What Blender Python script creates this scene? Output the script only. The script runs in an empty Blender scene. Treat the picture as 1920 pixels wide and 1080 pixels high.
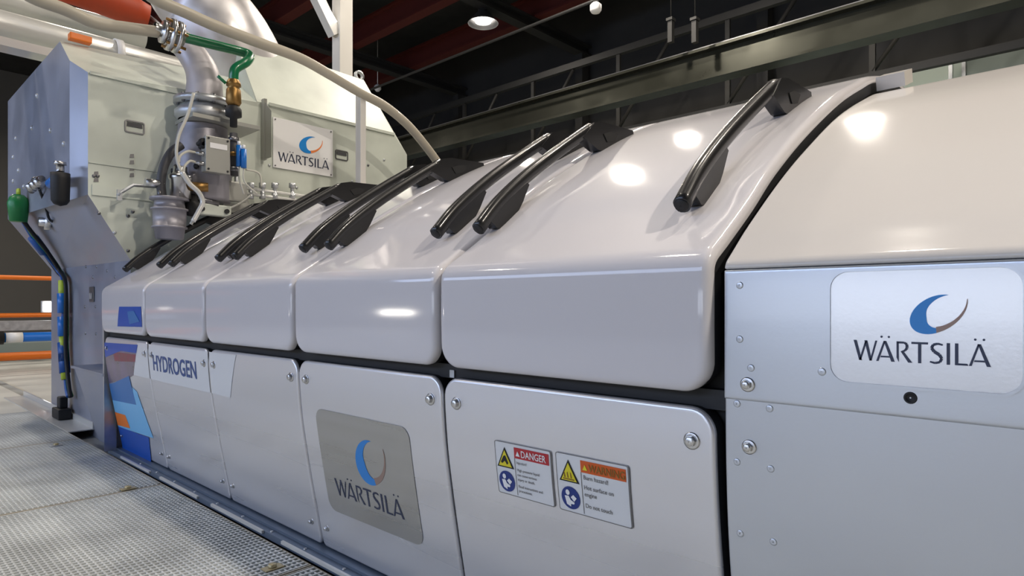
import bpy, bmesh, math, random
from mathutils import Vector, Matrix
random.seed(7)
sc = bpy.context.scene
COL = sc.collection
PI = math.pi
H = 0.82                      # camera height above the grating walkway
# ------------------------------------------------------------------ camera
FPX = 1180.0; YAW = math.radians(47.2); HOR = 570.0
FW = Vector((-math.cos(YAW), math.sin(YAW), 0)); RT = Vector((math.sin(YAW), math.cos(YAW), 0)); UP = Vector((0, 0, 1))
cd = bpy.data.cameras.new('camera'); cam = bpy.data.objects.new('camera', cd); COL.objects.link(cam)
cam.matrix_world = Matrix((( RT.x, UP.x, -FW.x, 0), (RT.y, UP.y, -FW.y, 0), (RT.z, UP.z, -FW.z, H), (0, 0, 0, 1)))
cd.sensor_width = 36; cd.lens = FPX / 1920 * 36; cd.shift_y = (HOR - 540) / 1920; cd.clip_start = .02; cd.clip_end = 200
sc.camera = cam
def at(u, y, X=None, Y=None, Z=None):
    """point seen at (u, y) lying on the world plane X=, Y= or Z= (z is relative to the lens height)"""
    r = FW + RT * ((u - 960) / FPX) + UP * ((HOR - y) / FPX)
    t = X / r.x if X is not None else (Y / r.y if Y is not None else Z / r.z)
    return r * t
# ------------------------------------------------------------------ world, exposure, lights
w = bpy.data.worlds.new('world'); sc.world = w; w.use_nodes = True
w.node_tree.nodes['Background'].inputs[0].default_value = (.55, .62, .75, 1)
w.node_tree.nodes['Background'].inputs[1].default_value = .04
sc.view_settings.view_transform = 'Standard'; sc.view_settings.look = 'None'
sc.view_settings.exposure = -0.22; sc.view_settings.gamma = 1; sc.view_settings.use_curve_mapping = False
def area(name, loc, target, size, size_y, power, color):
    l = bpy.data.lights.new(name, 'AREA'); l.shape = 'RECTANGLE'; l.size = size; l.size_y = size_y
    l.energy = power; l.color = color
    o = bpy.data.objects.new(name, l); COL.objects.link(o); o.location = (loc[0], loc[1], loc[2] + H)
    o.rotation_euler = (Vector(target) - Vector(loc)).to_track_quat('-Z', 'Y').to_euler()
    return o
WARM = (1.0, .90, .78); COOL = (.50, .64, 1.0)
# cool daylight from an assumed, unseen window behind the camera
area('assumed_daylight', (-6.0, -6.6, 2.6), (-6.0, 0, 0.0), 12, 1.8, 370, COOL)
# high-bay lamps, the unseen ones assumed, and added fill lamps: their light is made in lamp() below
LAMPS = [(-8.8, 8.67, 5.5, 60), (-4.65, 7.45, 5.5, 75), (-2.2, 7.5, 5.5, 80), (-5.0, 5.6, 5.5, 210),
         (-1.2, 2.6, 5.5, 60), (0.8, 3.4, 5.5, 150), (-3.4, .4, 5.5, 55), (-10.5, 3.0, 5.5, 130), (-7.0, -2.2, 5.5, 95),
         (3.7, 1.6, 4.6, 370), (-18.0, 1.0, 5.5, 260)]  # last pair are added fills: housing front, far left wall
# ------------------------------------------------------------------ helpers
MATS = {}
def mat(name, col, rough=.5, metal=0.0, coat=0.0, emit=0.0, noise=0.0, nscale=8.0, bump=0.0, bscale=60.0, stretch=(1, 1, 1), aniso=None, coat_r=.06, spec=.5, detail=6):
    m = bpy.data.materials.new(name); m.use_nodes = True; nt = m.node_tree; b = nt.nodes['Principled BSDF']
    b.inputs['Base Color'].default_value = (*col, 1); b.inputs['Roughness'].default_value = rough
    b.inputs['Metallic'].default_value = metal; b.inputs['Coat Weight'].default_value = coat; b.inputs['Coat Roughness'].default_value = coat_r; b.inputs['Specular IOR Level'].default_value = spec
    if emit: b.inputs['Emission Color'].default_value = (*col, 1); b.inputs['Emission Strength'].default_value = emit
    if noise or bump:
        tc = nt.nodes.new('ShaderNodeTexCoord'); mp = nt.nodes.new('ShaderNodeMapping'); mp.inputs['Scale'].default_value = stretch
        nt.links.new(tc.outputs['Object'], mp.inputs['Vector'])
    if noise:
        n = nt.nodes.new('ShaderNodeTexNoise'); n.inputs['Scale'].default_value = nscale; n.inputs['Detail'].default_value = detail
        nt.links.new(mp.outputs[0], n.inputs['Vector'])
        r = nt.nodes.new('ShaderNodeMapRange'); r.inputs[1].default_value = .3; r.inputs[2].default_value = .7
        r.inputs[3].default_value = 1 - noise; r.inputs[4].default_value = 1 + noise * .5
        nt.links.new(n.outputs['Fac'], r.inputs[0])
        mx = nt.nodes.new('ShaderNodeVectorMath'); mx.operation = 'SCALE'; mx.inputs[0].default_value = col
        nt.links.new(r.outputs[0], mx.inputs['Scale']); nt.links.new(mx.outputs[0], b.inputs['Base Color'])
        r2 = nt.nodes.new('ShaderNodeMapRange'); r2.inputs[1].default_value = .3; r2.inputs[2].default_value = .7
        r2.inputs[3].default_value = rough * .8; r2.inputs[4].default_value = min(1, rough * 1.25)
        nt.links.new(n.outputs['Fac'], r2.inputs[0]); nt.links.new(r2.outputs[0], b.inputs['Roughness'])
    if bump:
        n = nt.nodes.new('ShaderNodeTexNoise'); n.inputs['Scale'].default_value = bscale; n.inputs['Detail'].default_value = 3
        nt.links.new(mp.outputs[0], n.inputs['Vector'])
        bp = nt.nodes.new('ShaderNodeBump'); bp.inputs['Strength'].default_value = bump; bp.inputs['Distance'].default_value = .004
        nt.links.new(n.outputs['Fac'], bp.inputs['Height']); nt.links.new(bp.outputs[0], b.inputs['Normal'])
    MATS[name] = m; return m
mat('hood_paint', (.635, .615, .630), .55, 0, 1.0, bump=.015, bscale=7, coat_r=.07, spec=.15)
mat('door_paint', (.74, .74, .77), .30, .6, .3, noise=.06, nscale=2.0, stretch=(.2, .3, 4), detail=.5)
mat('side_paint', (.56, .59, .64), .28, .6, .3, bump=.03, bscale=150)
mat('plate_silver', (.74, .75, .78), .25, .55, .3, bump=.03, bscale=200)
mat('plate_brushed', (.46, .46, .45), .30, .75, .2, noise=.06, nscale=5, stretch=(.2, .3, 5), detail=1)
mat('cover_paint', (.61, .58, .545), .55, 0, .8, bump=.015, bscale=8, coat_r=.10, spec=.15)
mat('black_gloss', (.009, .009, .010), .34, 0, .35, coat_r=.12, spec=.35)
mat('black', (.006, .0065, .008), .6)
mat('black_matte', (.007, .007, .008), .8)
mat('navy', (.025, .035, .075), .5)
mat('steel', (.60, .60, .60), .28, 1, bump=.05, bscale=40)
mat('dark_steel', (.20, .20, .21), .4, .9)
mat('zinc', (.52, .54, .56), .42, .75, noise=.18, nscale=14)
mat('grating', (.68, .70, .685), .5, .2, noise=.25, nscale=3)
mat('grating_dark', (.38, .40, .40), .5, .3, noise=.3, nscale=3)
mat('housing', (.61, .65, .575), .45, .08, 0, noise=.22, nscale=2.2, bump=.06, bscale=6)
mat('housing_shaded', (.30, .32, .385), .42, .35, .1, noise=.12, nscale=3)  # housing grey with the cool shade of its side faces put into the colour
mat('rail_blue_grey', (.14, .18, .24), .4, .3)
mat('duct_silver', (.62, .60, .60), .38, .7, noise=.15, nscale=5, bump=.25, bscale=7)
mat('pipe_white', (.66, .66, .63), .33, .3, .3)
mat('hose_beige', (.43, .39, .31), .45, 0, .1)
mat('post_paint', (.62, .60, .56), .45)
mat('green_paint', (.004, .15, .055), .3, 0, .3)
mat('brass', (.28, .16, .05), .4, .8)
mat('pale_brass', (.50, .42, .24), .4, .5)
mat('orange', (.85, .19, .01), .4)
mat('orange_cloth', (.48, .055, .010), .6, noise=.25, nscale=7)
mat('blue', (.01, .16, .55), .35)
mat('light_blue', (.18, .50, .80), .35)
mat('mid_blue', (.03, .17, .45), .35)
mat('deep_blue', (.005, .08, .42), .35)
mat('ink_blue', (.01, .06, .24), .35)
mat('duct_paint', (.42, .40, .42), .45, .3, noise=.1, nscale=5)
mat('white', (.80, .80, .80), .4)
mat('white_label', (.70, .71, .72), .35, 0, .2)
mat('dark_rubber', (.05, .05, .055), .55)
mat('body_grey', (.30, .29, .32), .42, .4, noise=.2, nscale=9)
mat('grey_box', (.36, .36, .33), .4, .3)
mat('red', (.45, .02, .03), .4)
mat('sign_orange', (.62, .10, .01), .4)
mat('yellow', (.72, .62, .02), .4)
mat('yellow_green', (.50, .62, .05), .5)
mat('cable_white', (.55, .54, .48), .5)
mat('cable_blue', (.01, .09, .35), .4)
mat('cable_green', (.01, .20, .05), .4)
mat('logo_blue', (.01, .22, .62), .35)
mat('logo_orange', (.75, .22, .06), .35)
mat('logo_brown', (.30, .20, .16), .35)
mat('ceiling', (.024, .025, .025), .8, noise=.15, nscale=1)
mat('ceiling_beam', (.022, .022, .021), .6)
mat('purlin_red', (.085, .012, .008), .6)
mat('crane', (.040, .041, .030), .33, .6, 0, noise=.05, nscale=2)
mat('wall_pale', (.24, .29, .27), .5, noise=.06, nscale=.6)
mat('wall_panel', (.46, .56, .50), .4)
mat('wall_dark', (.03, .03, .03), .7, noise=.1, nscale=1)
mat('wall_grey', (.13, .125, .115), .75, noise=.15, nscale=.8)
mat('hall_floor', (.60, .59, .53), .55, noise=.15, nscale=2)
mat('lamp_glow', (1.0, .93, .82), .5, emit=45)
mat('assumed_window_glow', (.75, .85, 1.0), .5, emit=1.1)
mat('added_strip_glow', (.80, .87, 1.0), .5, emit=4.5)
mat('small_glow', (1.0, 1.0, 1.0), .5, emit=6)

def V(p): return Vector(p)
class MB:
    def __init__(s): s.v = []; s.f = []; s.sm = []
    def add(s, vs, fs, smooth=False):
        o = len(s.v); s.v += [tuple(p) for p in vs]
        for f in fs: s.f.append(tuple(i + o for i in f)); s.sm.append(smooth)
        return s
    def box(s, a, b, bev=0.0):
        x0, x1 = sorted((a[0], b[0])); y0, y1 = sorted((a[1], b[1])); z0, z1 = sorted((a[2], b[2]))
        if bev <= 0:
            vs = [(x, y, z) for x in (x0, x1) for y in (y0, y1) for z in (z0, z1)]
            return s.add(vs, [(0, 1, 3, 2), (4, 6, 7, 5), (0, 4, 5, 1), (2, 3, 7, 6), (0, 2, 6, 4), (1, 5, 7, 3)])
        bm = bmesh.new(); bmesh.ops.create_cube(bm, size=1)
        for v in bm.verts: v.co = Vector(((x0 + x1) / 2 + v.co.x * (x1 - x0), (y0 + y1) / 2 + v.co.y * (y1 - y0), (z0 + z1) / 2 + v.co.z * (z1 - z0)))
        bmesh.ops.bevel(bm, geom=bm.edges[:], offset=bev, segments=2, affect='EDGES', profile=.6)
        return s.bm(bm)
    def bm(s, bm, smooth=False):
        bm.verts.index_update(); s.add([v.co[:] for v in bm.verts], [[v.index for v in f.verts] for f in bm.faces], smooth); bm.free(); return s
    def obox(s, c, ax, ay, az, bev=0):   # oriented box, half vectors
        c = V(c); ax = V(ax); ay = V(ay); az = V(az)
        vs = [c + ax * i + ay * j + az * k for i in (-1, 1) for j in (-1, 1) for k in (-1, 1)]
        return s.add(vs, [(0, 1, 3, 2), (4, 6, 7, 5), (0, 4, 5, 1), (2, 3, 7, 6), (0, 2, 6, 4), (1, 5, 7, 3)])
    def cyl(s, a, b, r0, r1=None, n=20, caps=True):
        return s.tube([a, b], [r0, r0 if r1 is None else r1], n, caps)
    def tube(s, pts, rad, n=14, caps=True, rings=None):
        pts = [V(p) for p in pts]; m = len(pts)
        if not hasattr(rad, '__len__'): rad = [rad] * m
        up = Vector((0, 0, 1)); vs = []; prev = None
        for i, p in enumerate(pts):
            t = (pts[min(i + 1, m - 1)] - pts[max(i - 1, 0)])
            if t.length < 1e-7: t = (pts[min(i + 1, m - 1)] - pts[max(i - 2, 0)])
            t.normalize()
            if prev is None:
                a = t.cross(up) if abs(t.dot(up)) < .95 else t.cross(Vector((1, 0, 0)))
            else: a = prev - t * prev.dot(t)
            a.normalize(); prev = a; b = t.cross(a)
            for k in range(n):
                q = 2 * PI * k / n; vs.append(p + (a * math.cos(q) + b * math.sin(q)) * rad[i])
        fs = [(i * n + k, i * n + (k + 1) % n, (i + 1) * n + (k + 1) % n, (i + 1) * n + k) for i in range(m - 1) for k in range(n)]
        s.add(vs, fs, True)
        if caps:
            o = len(vs) - n
            s.add(vs[:n], [tuple(range(n - 1, -1, -1))]); s.add(vs[o:], [tuple(range(n))])
        return s
    def lathe(s, base, axis, prof, n=24):   # prof (dist along axis, radius); sharp steps by repeated points
        base = V(base); ax = V(axis).normalized()
        for (d0, r0), (d1, r1) in zip(prof, prof[1:]):
            s.ring(base, ax, d0, r0, d1, r1, n)
        return s
    def ring(s, base, ax, d0, r0, d1, r1, n):
        a = ax.cross(Vector((0, 0, 1))) if abs(ax.z) < .95 else ax.cross(Vector((1, 0, 0)))
        a.normalize(); b = ax.cross(a); vs = []
        for d, r in ((d0, r0), (d1, r1)):
            for k in range(n): q = 2 * PI * k / n; vs.append(base + ax * d + (a * math.cos(q) + b * math.sin(q)) * r)
        s.add(vs, [(k, (k + 1) % n, n + (k + 1) % n, n + k) for k in range(n)], True)
    def prism(s, poly, off):    # planar polygon of 3D points extruded by off
        off = V(off); poly = [V(p) for p in poly]; n = len(poly)
        vs = poly + [p + off for p in poly]
        return s.add(vs, [tuple(range(n - 1, -1, -1)), tuple(range(n, 2 * n))] + [(i, (i + 1) % n, n + (i + 1) % n, n + i) for i in range(n)])
    def build(s, name, m, parent=None, fixn=True):
        me = bpy.data.meshes.new(name)
        off = Vector((0, 0, H)) if parent is None else Vector((0, 0, H)) - wl(parent)
        me.from_pydata([V(p) + off for p in s.v], [], s.f); me.update()
        for p, sm in zip(me.polygons, s.sm): p.use_smooth = sm
        if fixn:
            bm = bmesh.new(); bm.from_mesh(me); bmesh.ops.remove_doubles(bm, verts=bm.verts[:], dist=1e-6) if len(bm.verts) < 60000 else None
            bmesh.ops.recalc_face_normals(bm, faces=bm.faces[:]); bm.to_mesh(me); bm.free()
        me.materials.append(MATS[m])
        o = bpy.data.objects.new(name, me); COL.objects.link(o)
        if parent is not None: o.parent = parent
        return o
def wl(o):
    v = Vector((0, 0, 0))
    while o is not None: v = v + o.location; o = o.parent
    return v
def tag(o, label=None, cat=None, group=None, kind=None):
    if label: o['label'] = label
    if cat: o['category'] = cat
    if group: o['group'] = group
    if kind: o['kind'] = kind
    return o
def thing(name, loc, label, cat, group=None):
    o = bpy.data.objects.new(name, None); COL.objects.link(o); o.location = (loc[0], loc[1], loc[2] + H); o.empty_display_size = .1
    return tag(o, label, cat, group)
def struct(mb, name, m): return tag(mb.build(name, m), kind='structure')
def copy_tree(o, parent=None):
    c = o.copy(); COL.objects.link(c); c.parent = parent
    for ch in list(o.children): copy_tree(ch, c)
    return c
def bez(pts, n=10):     # Catmull-Rom through pts
    pts = [V(p) for p in pts]; P = [pts[0] * 2 - pts[1]] + pts + [pts[-1] * 2 - pts[-2]]; out = []
    for i in range(1, len(P) - 2):
        a, b, c, d = P[i - 1:i + 3]
        for k in range(n):
            t = k / n; out.append(.5 * ((2 * b) + (c - a) * t + (2 * a - 5 * b + 4 * c - d) * t * t + (3 * b - a - 3 * c + d) * t ** 3))
    out.append(pts[-1]); return out

# ------------------------------------------------------------------ hall: floor, walls, ceiling
XL, XR, YB, YF, ZC = -24.0, 5.0, -7.0, 12.0, 7.0
struct(MB().box((XL, YB, -1.30), (XR, YF, -.90)), 'floor', 'hall_floor')
struct(MB().box((XL, YB, ZC), (XR, YF + .2, ZC + .2)), 'ceiling', 'ceiling')
struct(MB().box((XL, YF, -.9), (XR, YF + .2, 3.86)), 'wall_back', 'wall_pale')
struct(MB().box((XL, YF, 3.86), (XR, YF + .2, ZC)), 'wall_back_upper', 'wall_dark')
struct(MB().box((XL - .2, YB, -.9), (XL, YF, ZC)), 'wall_left', 'wall_grey')
struct(MB().box((XR, YB, -.9), (XR + .2, YF, ZC)), 'wall_right', 'wall_grey')
struct(MB().box((XL, YB - .2, -.9), (XR, YB, ZC)), 'wall_front', 'wall_grey')
struct(MB().box((-12, YB + .01, 1.7), (0, YB + .05, 3.5)), 'assumed_window', 'assumed_window_glow')  # assumed glowing window out of view, for the cool light on the engine front
struct(MB().box((-3.9, YB + .01, -.22), (1.8, YB + .05, .34)), 'added_glow_strip', 'added_strip_glow')  # unseen glowing strip, added to put a sheen on the side panel

def wall_panel(x0, x1, m, label):
    z0, z1 = 1.2, 3.85
    mb = MB().box((x0, YF - .06, z0), (x1, YF - .01, z1))
    t = thing('wall_panel', ((x0 + x1) / 2, YF - .03, z0), label, 'wall panel', 'pale panels on the far wall')
    mb.build('panel_sheet', m, t)
    MB().box((x1 - .05, YF - .09, z0), (x1, YF - .065, z1)).build('joint_strip', 'zinc', t)
pL = at(1640, 150, Y=YF).x; pR = at(1812, 150, Y=YF).x
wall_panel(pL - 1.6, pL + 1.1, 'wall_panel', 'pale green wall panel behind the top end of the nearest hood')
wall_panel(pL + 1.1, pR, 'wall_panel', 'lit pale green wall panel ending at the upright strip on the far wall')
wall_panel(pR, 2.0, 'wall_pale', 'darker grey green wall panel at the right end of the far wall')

# red purlins, parallel to the engine
for i, y in enumerate((4.7, 6.5, 8.3, 10.1)):
    o = MB().box((XL, y - .12, 6.0), (XR, y + .12, 6.05)).box((XL, y - .03, 6.05), (XR, y + .03, 6.45)).box((XL, y - .12, 6.45), (XR, y + .12, 6.5)).build('roof_purlin', 'purlin_red')
    tag(o, ['dark red roof beam nearest above the engine, along the dark ceiling', 'dark red roof beam ending behind the pale duct at top left',
            'dark red roof beam running up beside the white post', 'dark red roof beam passing just below the glowing lamp'][i], 'roof beam', 'red beams under the roof')
for i, x in enumerate((-17.1, -12.9, -8.7, -4.5)):
    o = MB().box((x - .12, YB, 5.75), (x + .12, YF, 5.8)).box((x - .02, YB, 5.8), (x + .02, YF, 5.95)).box((x - .12, YB, 5.95), (x + .12, YF, 5.995)).build('cross_beam', 'ceiling_beam')
    tag(o, ['dim grey ceiling cross beam farthest down the hall', 'dim grey ceiling cross beam behind the white post',
            'dim grey ceiling cross beam just right of the glowing lamp', 'dim grey ceiling cross beam nearest the camera, above the crane girder'][i], 'roof beam', 'grey cross beams under the roof')
    struct(MB().box((x - .10, YF - .35, -.9), (x + .10, YF - .1, 5.75)), 'trim_%d' % (i + 1), 'wall_dark')

# crane girder
t = thing('crane_girder', (-8, 9, 3.17), 'long olive grey steel crane girder crossing behind the engine', 'girder')
MB().box((XL, 8.98, 3.40), (4.8, 9.02, 3.80)).build('web', 'crane', t)
MB().box((XL, 8.86, 3.80), (4.8, 9.14, 3.84)).build('top_flange', 'crane', t)
MB().box((XL, 8.86, 3.36), (4.8, 9.14, 3.40)).build('bottom_flange', 'crane', t)
MB().box((XL, 8.97, 3.845), (4.8, 9.03, 3.90)).build('rail', 'dark_steel', t)
# lattice truss beyond
t = thing('lattice_truss', (-8, 10.4, 3.0), 'dark lattice truss behind and below the crane girder', 'truss')
MB().box((XL, 10.35, 3.29), (4.8, 10.45, 3.40)).build('bottom_chord', 'ceiling_beam', t)
MB().box((XL, 10.35, 4.85), (4.8, 10.45, 4.98)).build('top_chord', 'ceiling_beam', t)
x = -20.0
while x < 4:
    mb = MB().box((x - .04, 10.37, 3.40), (x + .04, 10.43, 4.85)); mb.build('upright', 'ceiling_beam', t)
    MB().tube([(x, 10.4, 3.42), (x + 1.1, 10.4, 4.84)], .035, 6).build('diagonal', 'ceiling_beam', t)
    x += 2.2
# cable conduit with small parts
t = thing('cable_conduit', (-6, 6.9, 4.4), 'thin grey cable conduit strung diagonally below the roof', 'conduit')
MB().tube([(-16, 7.2, 4.22), (3, 7.2, 4.22)], .022, 8).build('conduit_pipe', 'ceiling_beam', t)
c = at(1117, 14, Y=7.2)
MB().lathe((c.x, 7.2, c.z - .07), (0, 0, 1), [(0, 0.001), (0, .06), (.03, .08), (.1, .08), (.13, .05), (.13, .001)]).build('sensor', 'white', t)
for u in (1258, 1303):
    c = at(u, 60, Y=8.5); o = MB().box((c.x - .035, 8.46, c.z - .16), (c.x + .035, 8.54, c.z + .16)).box((c.x - .05, 8.44, c.z + .16), (c.x + .05, 8.56, c.z + .2)).tube([(c.x, 8.5, c.z + .19), (c.x, 8.5, 6.99)], .008, 6).build('hanging_bracket', 'ceiling_beam')
    tag(o, 'short grey %s bracket hanging above the crane girder' % ('left' if u < 1280 else 'right'), 'bracket', 'brackets above the girder')
c = at(708, 165, Y=9.5)
o = MB().lathe((c.x, c.y, c.z), (0, 0, 1), [(-.09, .001), (-.09, .04), (-.03, .09), (.04, .09), (.09, .04), (.09, .001)]).tube([(c.x, c.y, c.z + .09), (c.x, c.y, 6.99)], .01, 6).build('hanging_sensor', 'white')
tag(o, 'small pale round sensor hanging in the dark beside the housing top', 'sensor')

def lamp(x, y, z, power, label):
    t = thing('high_bay_lamp', (x, y, z), label, 'lamp', 'high bay lamps')
    MB().lathe((x, y, z), (0, 0, 1), [(0, .30), (.10, .22), (.22, .10), (.34, .09), (.34, .001)], 28).build('reflector', 'dark_steel', t)
    MB().lathe((x, y, z), (0, 0, 1), [(.03, .001), (.03, .15), (.05, .16), (.05, .001)], 28).build('bulb_glass', 'lamp_glow', t)
    MB().cyl((x, y, z + .34), (x, y, 6.99), .012, n=6).build('suspension_rod', 'black', t)
    l = bpy.data.lights.new('lamp_light', 'AREA'); l.shape = 'DISK'; l.size = .30; l.energy = power; l.color = WARM
    o = bpy.data.objects.new('lamp_light', l); COL.objects.link(o); o.parent = t; o.location = (0, 0, .015)
for i, (x, y, z, p) in enumerate(LAMPS):
    lamp(x, y, z, p, 'glowing high bay lamp under the dark ceiling' if i == 0 else
         ['', 'high bay lamp over the middle of the nearest hood', 'high bay lamp above the right cover', 'high bay lamp before the second purlin',
          'high bay lamp above the engine middle', 'high bay lamp above the right end', 'high bay lamp above the walkway', 'high bay lamp behind the grey housing', 'high bay lamp behind the camera', 'added fill lamp beyond the right end of the engine', 'added fill lamp at the far left end of the hall'][i])

# railings far left
xr = -10.5
t = thing('safety_railing', (xr, 2, -.82), 'orange safety railing with dark posts at the far left', 'railing')
for nm, yy, r in (('top_rail', 521, .03), ('middle_rail', 591, .03), ('kick_rail', 667, .055)):
    z = at(50, yy, X=xr).z
    MB().tube([(xr, -2.5, z), (xr, 5.6, z)], r, 12).build(nm, 'orange', t)
zt = at(50, 521, X=xr).z
for yy in (-2.4, -.4, .75, 5.5): MB().cyl((xr - .05, yy, -.82), (xr - .05, yy, zt), .03, n=10).build('post', 'dark_steel', t)
z = at(50, 632, X=-10.0).z
t = thing('blue_pipe', (-10, 2, z), 'horizontal blue pipe with white end between the orange rails', 'pipe')
MB().tube([(-10, at(8, 632, X=-10).y, z), (-10, 5, z)], .06, 14).build('pipe_body', 'blue', t)
MB().tube([(-10, at(8, 632, X=-10).y - .9, z), (-10, at(8, 632, X=-10).y - .01, z)], .085, 14).build('pipe_end', 'black', t)
MB().tube([(-10, at(10, 632, X=-10).y, z), (-10, at(42, 632, X=-10).y, z)], .064, 14).build('white_sleeve', 'white', t)
z = at(50, 610, X=-11.6).z
tag(MB().box((-11.7, -2, z - .07), (-11.5, 5.6, z + .07)).build('steel_beam', 'zinc'), 'pale horizontal steel beam behind the orange railing', 'beam')
tag(MB().box((-12.9, -2, -.82), (-12.5, 5.6, at(50, 643, X=-12.5).z)).build('low_plinth', 'wall_pale'), 'pale low plinth behind the orange kick rail', 'plinth')
c = at(94, 575, X=-12)
t = thing('wall_light', c, 'small square white light glowing at far left beside the housing', 'lamp')
MB().box(c + V((-.10, -.10, -.09)), c + V((0, .05, .09))).build('light_case', 'white', t)
MB().box(c + V((.001, -.08, -.07)), c + V((.02, .03, .07))).build('light_glass', 'small_glow', t)

for (x_, y_, z_, lx, ly, lab) in ((-11.9, YB + .04, -.30, .6, .03, 'assumed low strip lamp on the wall behind the camera'), (-23.95, -6.3, -.25, .03, .35, 'assumed low strip lamp in the far left corner behind the camera')):  # unseen lamps, assumed from the bright streaks on the hood fronts
    t = thing('assumed_strip_lamp', (x_, y_, z_), lab, 'lamp')
    MB().box((x_ - lx - .03, y_ - ly - .005, z_ - .10), (x_ + lx + .03, y_ + ly - .004, z_ + .10)).build('lamp_case', 'white', t)
    MB().box((x_ - lx + .02, y_ - ly + .005, z_ - .06), (x_ + lx + .01, y_ + ly + .006, z_ + .06)).build('lamp_tube', 'lamp_glow', t)
# ------------------------------------------------------------------ walkway
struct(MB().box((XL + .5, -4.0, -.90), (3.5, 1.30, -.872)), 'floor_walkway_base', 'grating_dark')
SEAMS = [3.2, 1.1, -.38, -1.80, -3.11, -4.53, -5.98]
names = ['behind the camera position on the right', 'nearest the camera, beside the nearest doors', 'in the bottom left foreground before the near seam', 'in the left foreground between the near and middle seams',
         'in the left middle distance between the middle and far seams', 'farthest strip before the open concrete']
def grating(x0, x1, y0, y1, label):
    t = thing('floor_grating', ((x0 + x1) / 2, (y0 + y1) / 2, -.87), label, 'floor grating', 'galvanised floor gratings')
    mb = MB(); zt = -.82
    y = y0 + .012
    while y < y1 - .01:
        mb.box((x0, y - .0028, zt - .028), (x1, y + .0028, zt)); y += .0175
    mb.build('bearing_bars', 'grating', t)
    mb = MB(); x = x0 + .015
    while x < x1 - .01:
        mb.box((x - .0035, y0, zt - .008), (x + .0035, y1, zt + .002)); x += .024
    mb.build('cross_bars', 'grating', t)
    mb = MB()
    for a in (x0, x1 - .005): mb.box((a, y0, zt - .03), (a + .005, y1, zt + .0015))
    for a in (y0 - .004, y1): mb.box((x0, a, zt - .03), (x1, a + .004, zt + .0015))
    mb.build('edge_frame', 'hose_beige', t)
for i in range(1, 6):
    a, b = SEAMS[i + 1] + .004, SEAMS[i] - .004
    grating(a, b, -1.6, 1.018, 'grey steel floor grating ' + names[i])
mb = MB(); mb.box((XL + 2, -4, -.872), (-5.99, 1.15, -.822)); mb.box((-5.99, -4, -.872), (3.3, -1.62, -.822))
tag(mb.build('floor_slab', 'hall_floor'), kind='structure'); 
# grating clips
for i, (u, y) in enumerate(((240, 916), (511, 1064), (105, 835))):
    c = at(u, y, Z=-.815)
    t = thing('grating_clip', (c.x, c.y, -.82), ['brass coloured grating clip on the middle floor seam', 'brass coloured grating clip at the bottom edge beside the engine rail',
              'small grating clip on the farther floor seam'][i], 'clip', 'clips holding the floor gratings')
    MB().box((c.x - .018, c.y - .030, -.8175), (c.x + .018, c.y + .030, -.813), .002).build('clip_plate', 'zinc' if i == 2 else 'pale_brass', t)
    MB().lathe((c.x, c.y, -.812), (0, 0, 1), [(0, .014), (.008, .014), (.010, .008), (.010, .001)], 6).build('clip_bolt', 'pale_brass', t)

# ------------------------------------------------------------------ engine profiles (Y, z)
def smooth_prof(pts, n=6):
    out = bez([(0, a, b) for a, b in pts], n); return [(p.y, p.z) for p in out]
def arc_fillet(p0, c, p1, n=8):
    out = []
    for k in range(n + 1):
        t = k / n; out.append(((1 - t) ** 2 * p0[0] + 2 * t * (1 - t) * c[0] + t * t * p1[0], (1 - t) ** 2 * p0[1] + 2 * t * (1 - t) * c[1] + t * t * p1[1]))
    return out
ROOF = smooth_prof([(1.040, .118), (1.15, .192), (1.263, .275), (1.448, .388), (1.695, .518), (1.9, .607), (2.04, .660), (2.3, .722), (2.6, .742)], 5)
HOOD = [(.985, -.152), (.983, -.13), (.981, -.09), (.980, -.04), (.980, .01)] + arc_fillet((.980, .052), (.980, .080), (1.008, .098), 8) + ROOF
DOOR = smooth_prof([(.998, -.176), (1.000, -.25), (1.009, -.35), (1.024, -.45), (1.045, -.57), (1.068, -.69), (1.086, -.786)], 5)
COVER = arc_fillet((1.002, .058), (1.002, .066), (1.010, .073), 4) + smooth_prof([(1.03, .088), (1.1, .14), (1.25, .240), (1.40, .328), (1.62, .444), (1.85, .54), (2.02, .598), (2.3, .655), (2.6, .675)], 5)
SIDE = [(1.0, .056), (1.0, -.05), (1.0, -.156)]
SIDELOW = smooth_prof([(1.004, -.15), (1.006, -.25), (1.012, -.35), (1.024, -.45), (1.045, -.57), (1.068, -.69), (1.086, -.786)], 5)
def y_at(prof, z):
    for (y0, z0), (y1, z1) in zip(prof, prof[1:]):
        if min(z0, z1) - 1e-6 <= z <= max(z0, z1) + 1e-6 and abs(z1 - z0) > 1e-9: return y0 + (y1 - y0) * (z - z0) / (z1 - z0)
    return prof[0][0] if abs(z - prof[0][1]) < abs(z - prof[-1][1]) else prof[-1][0]
def hit_prof(u, y, prof):
    lo, hi = min(p[1] for p in prof), max(p[1] for p in prof); z = (lo + hi) / 2
    for _ in range(25):
        p = at(u, y, Y=y_at(prof, max(lo, min(hi, z)))); z = p.z
    return p.x, p.z
def normals(prof):
    out = []
    for i in range(len(prof)):
        a = prof[max(i - 1, 0)]; b = prof[min(i + 1, len(prof) - 1)]; dy, dz = b[0] - a[0], b[1] - a[1]; L = math.hypot(dy, dz)
        ny, nz = -dz / L, dy / L
        if ny > 0 or (abs(ny) < 1e-6 and nz < 0): ny, nz = -ny, -nz
        out.append((ny, nz))
    return out
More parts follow.
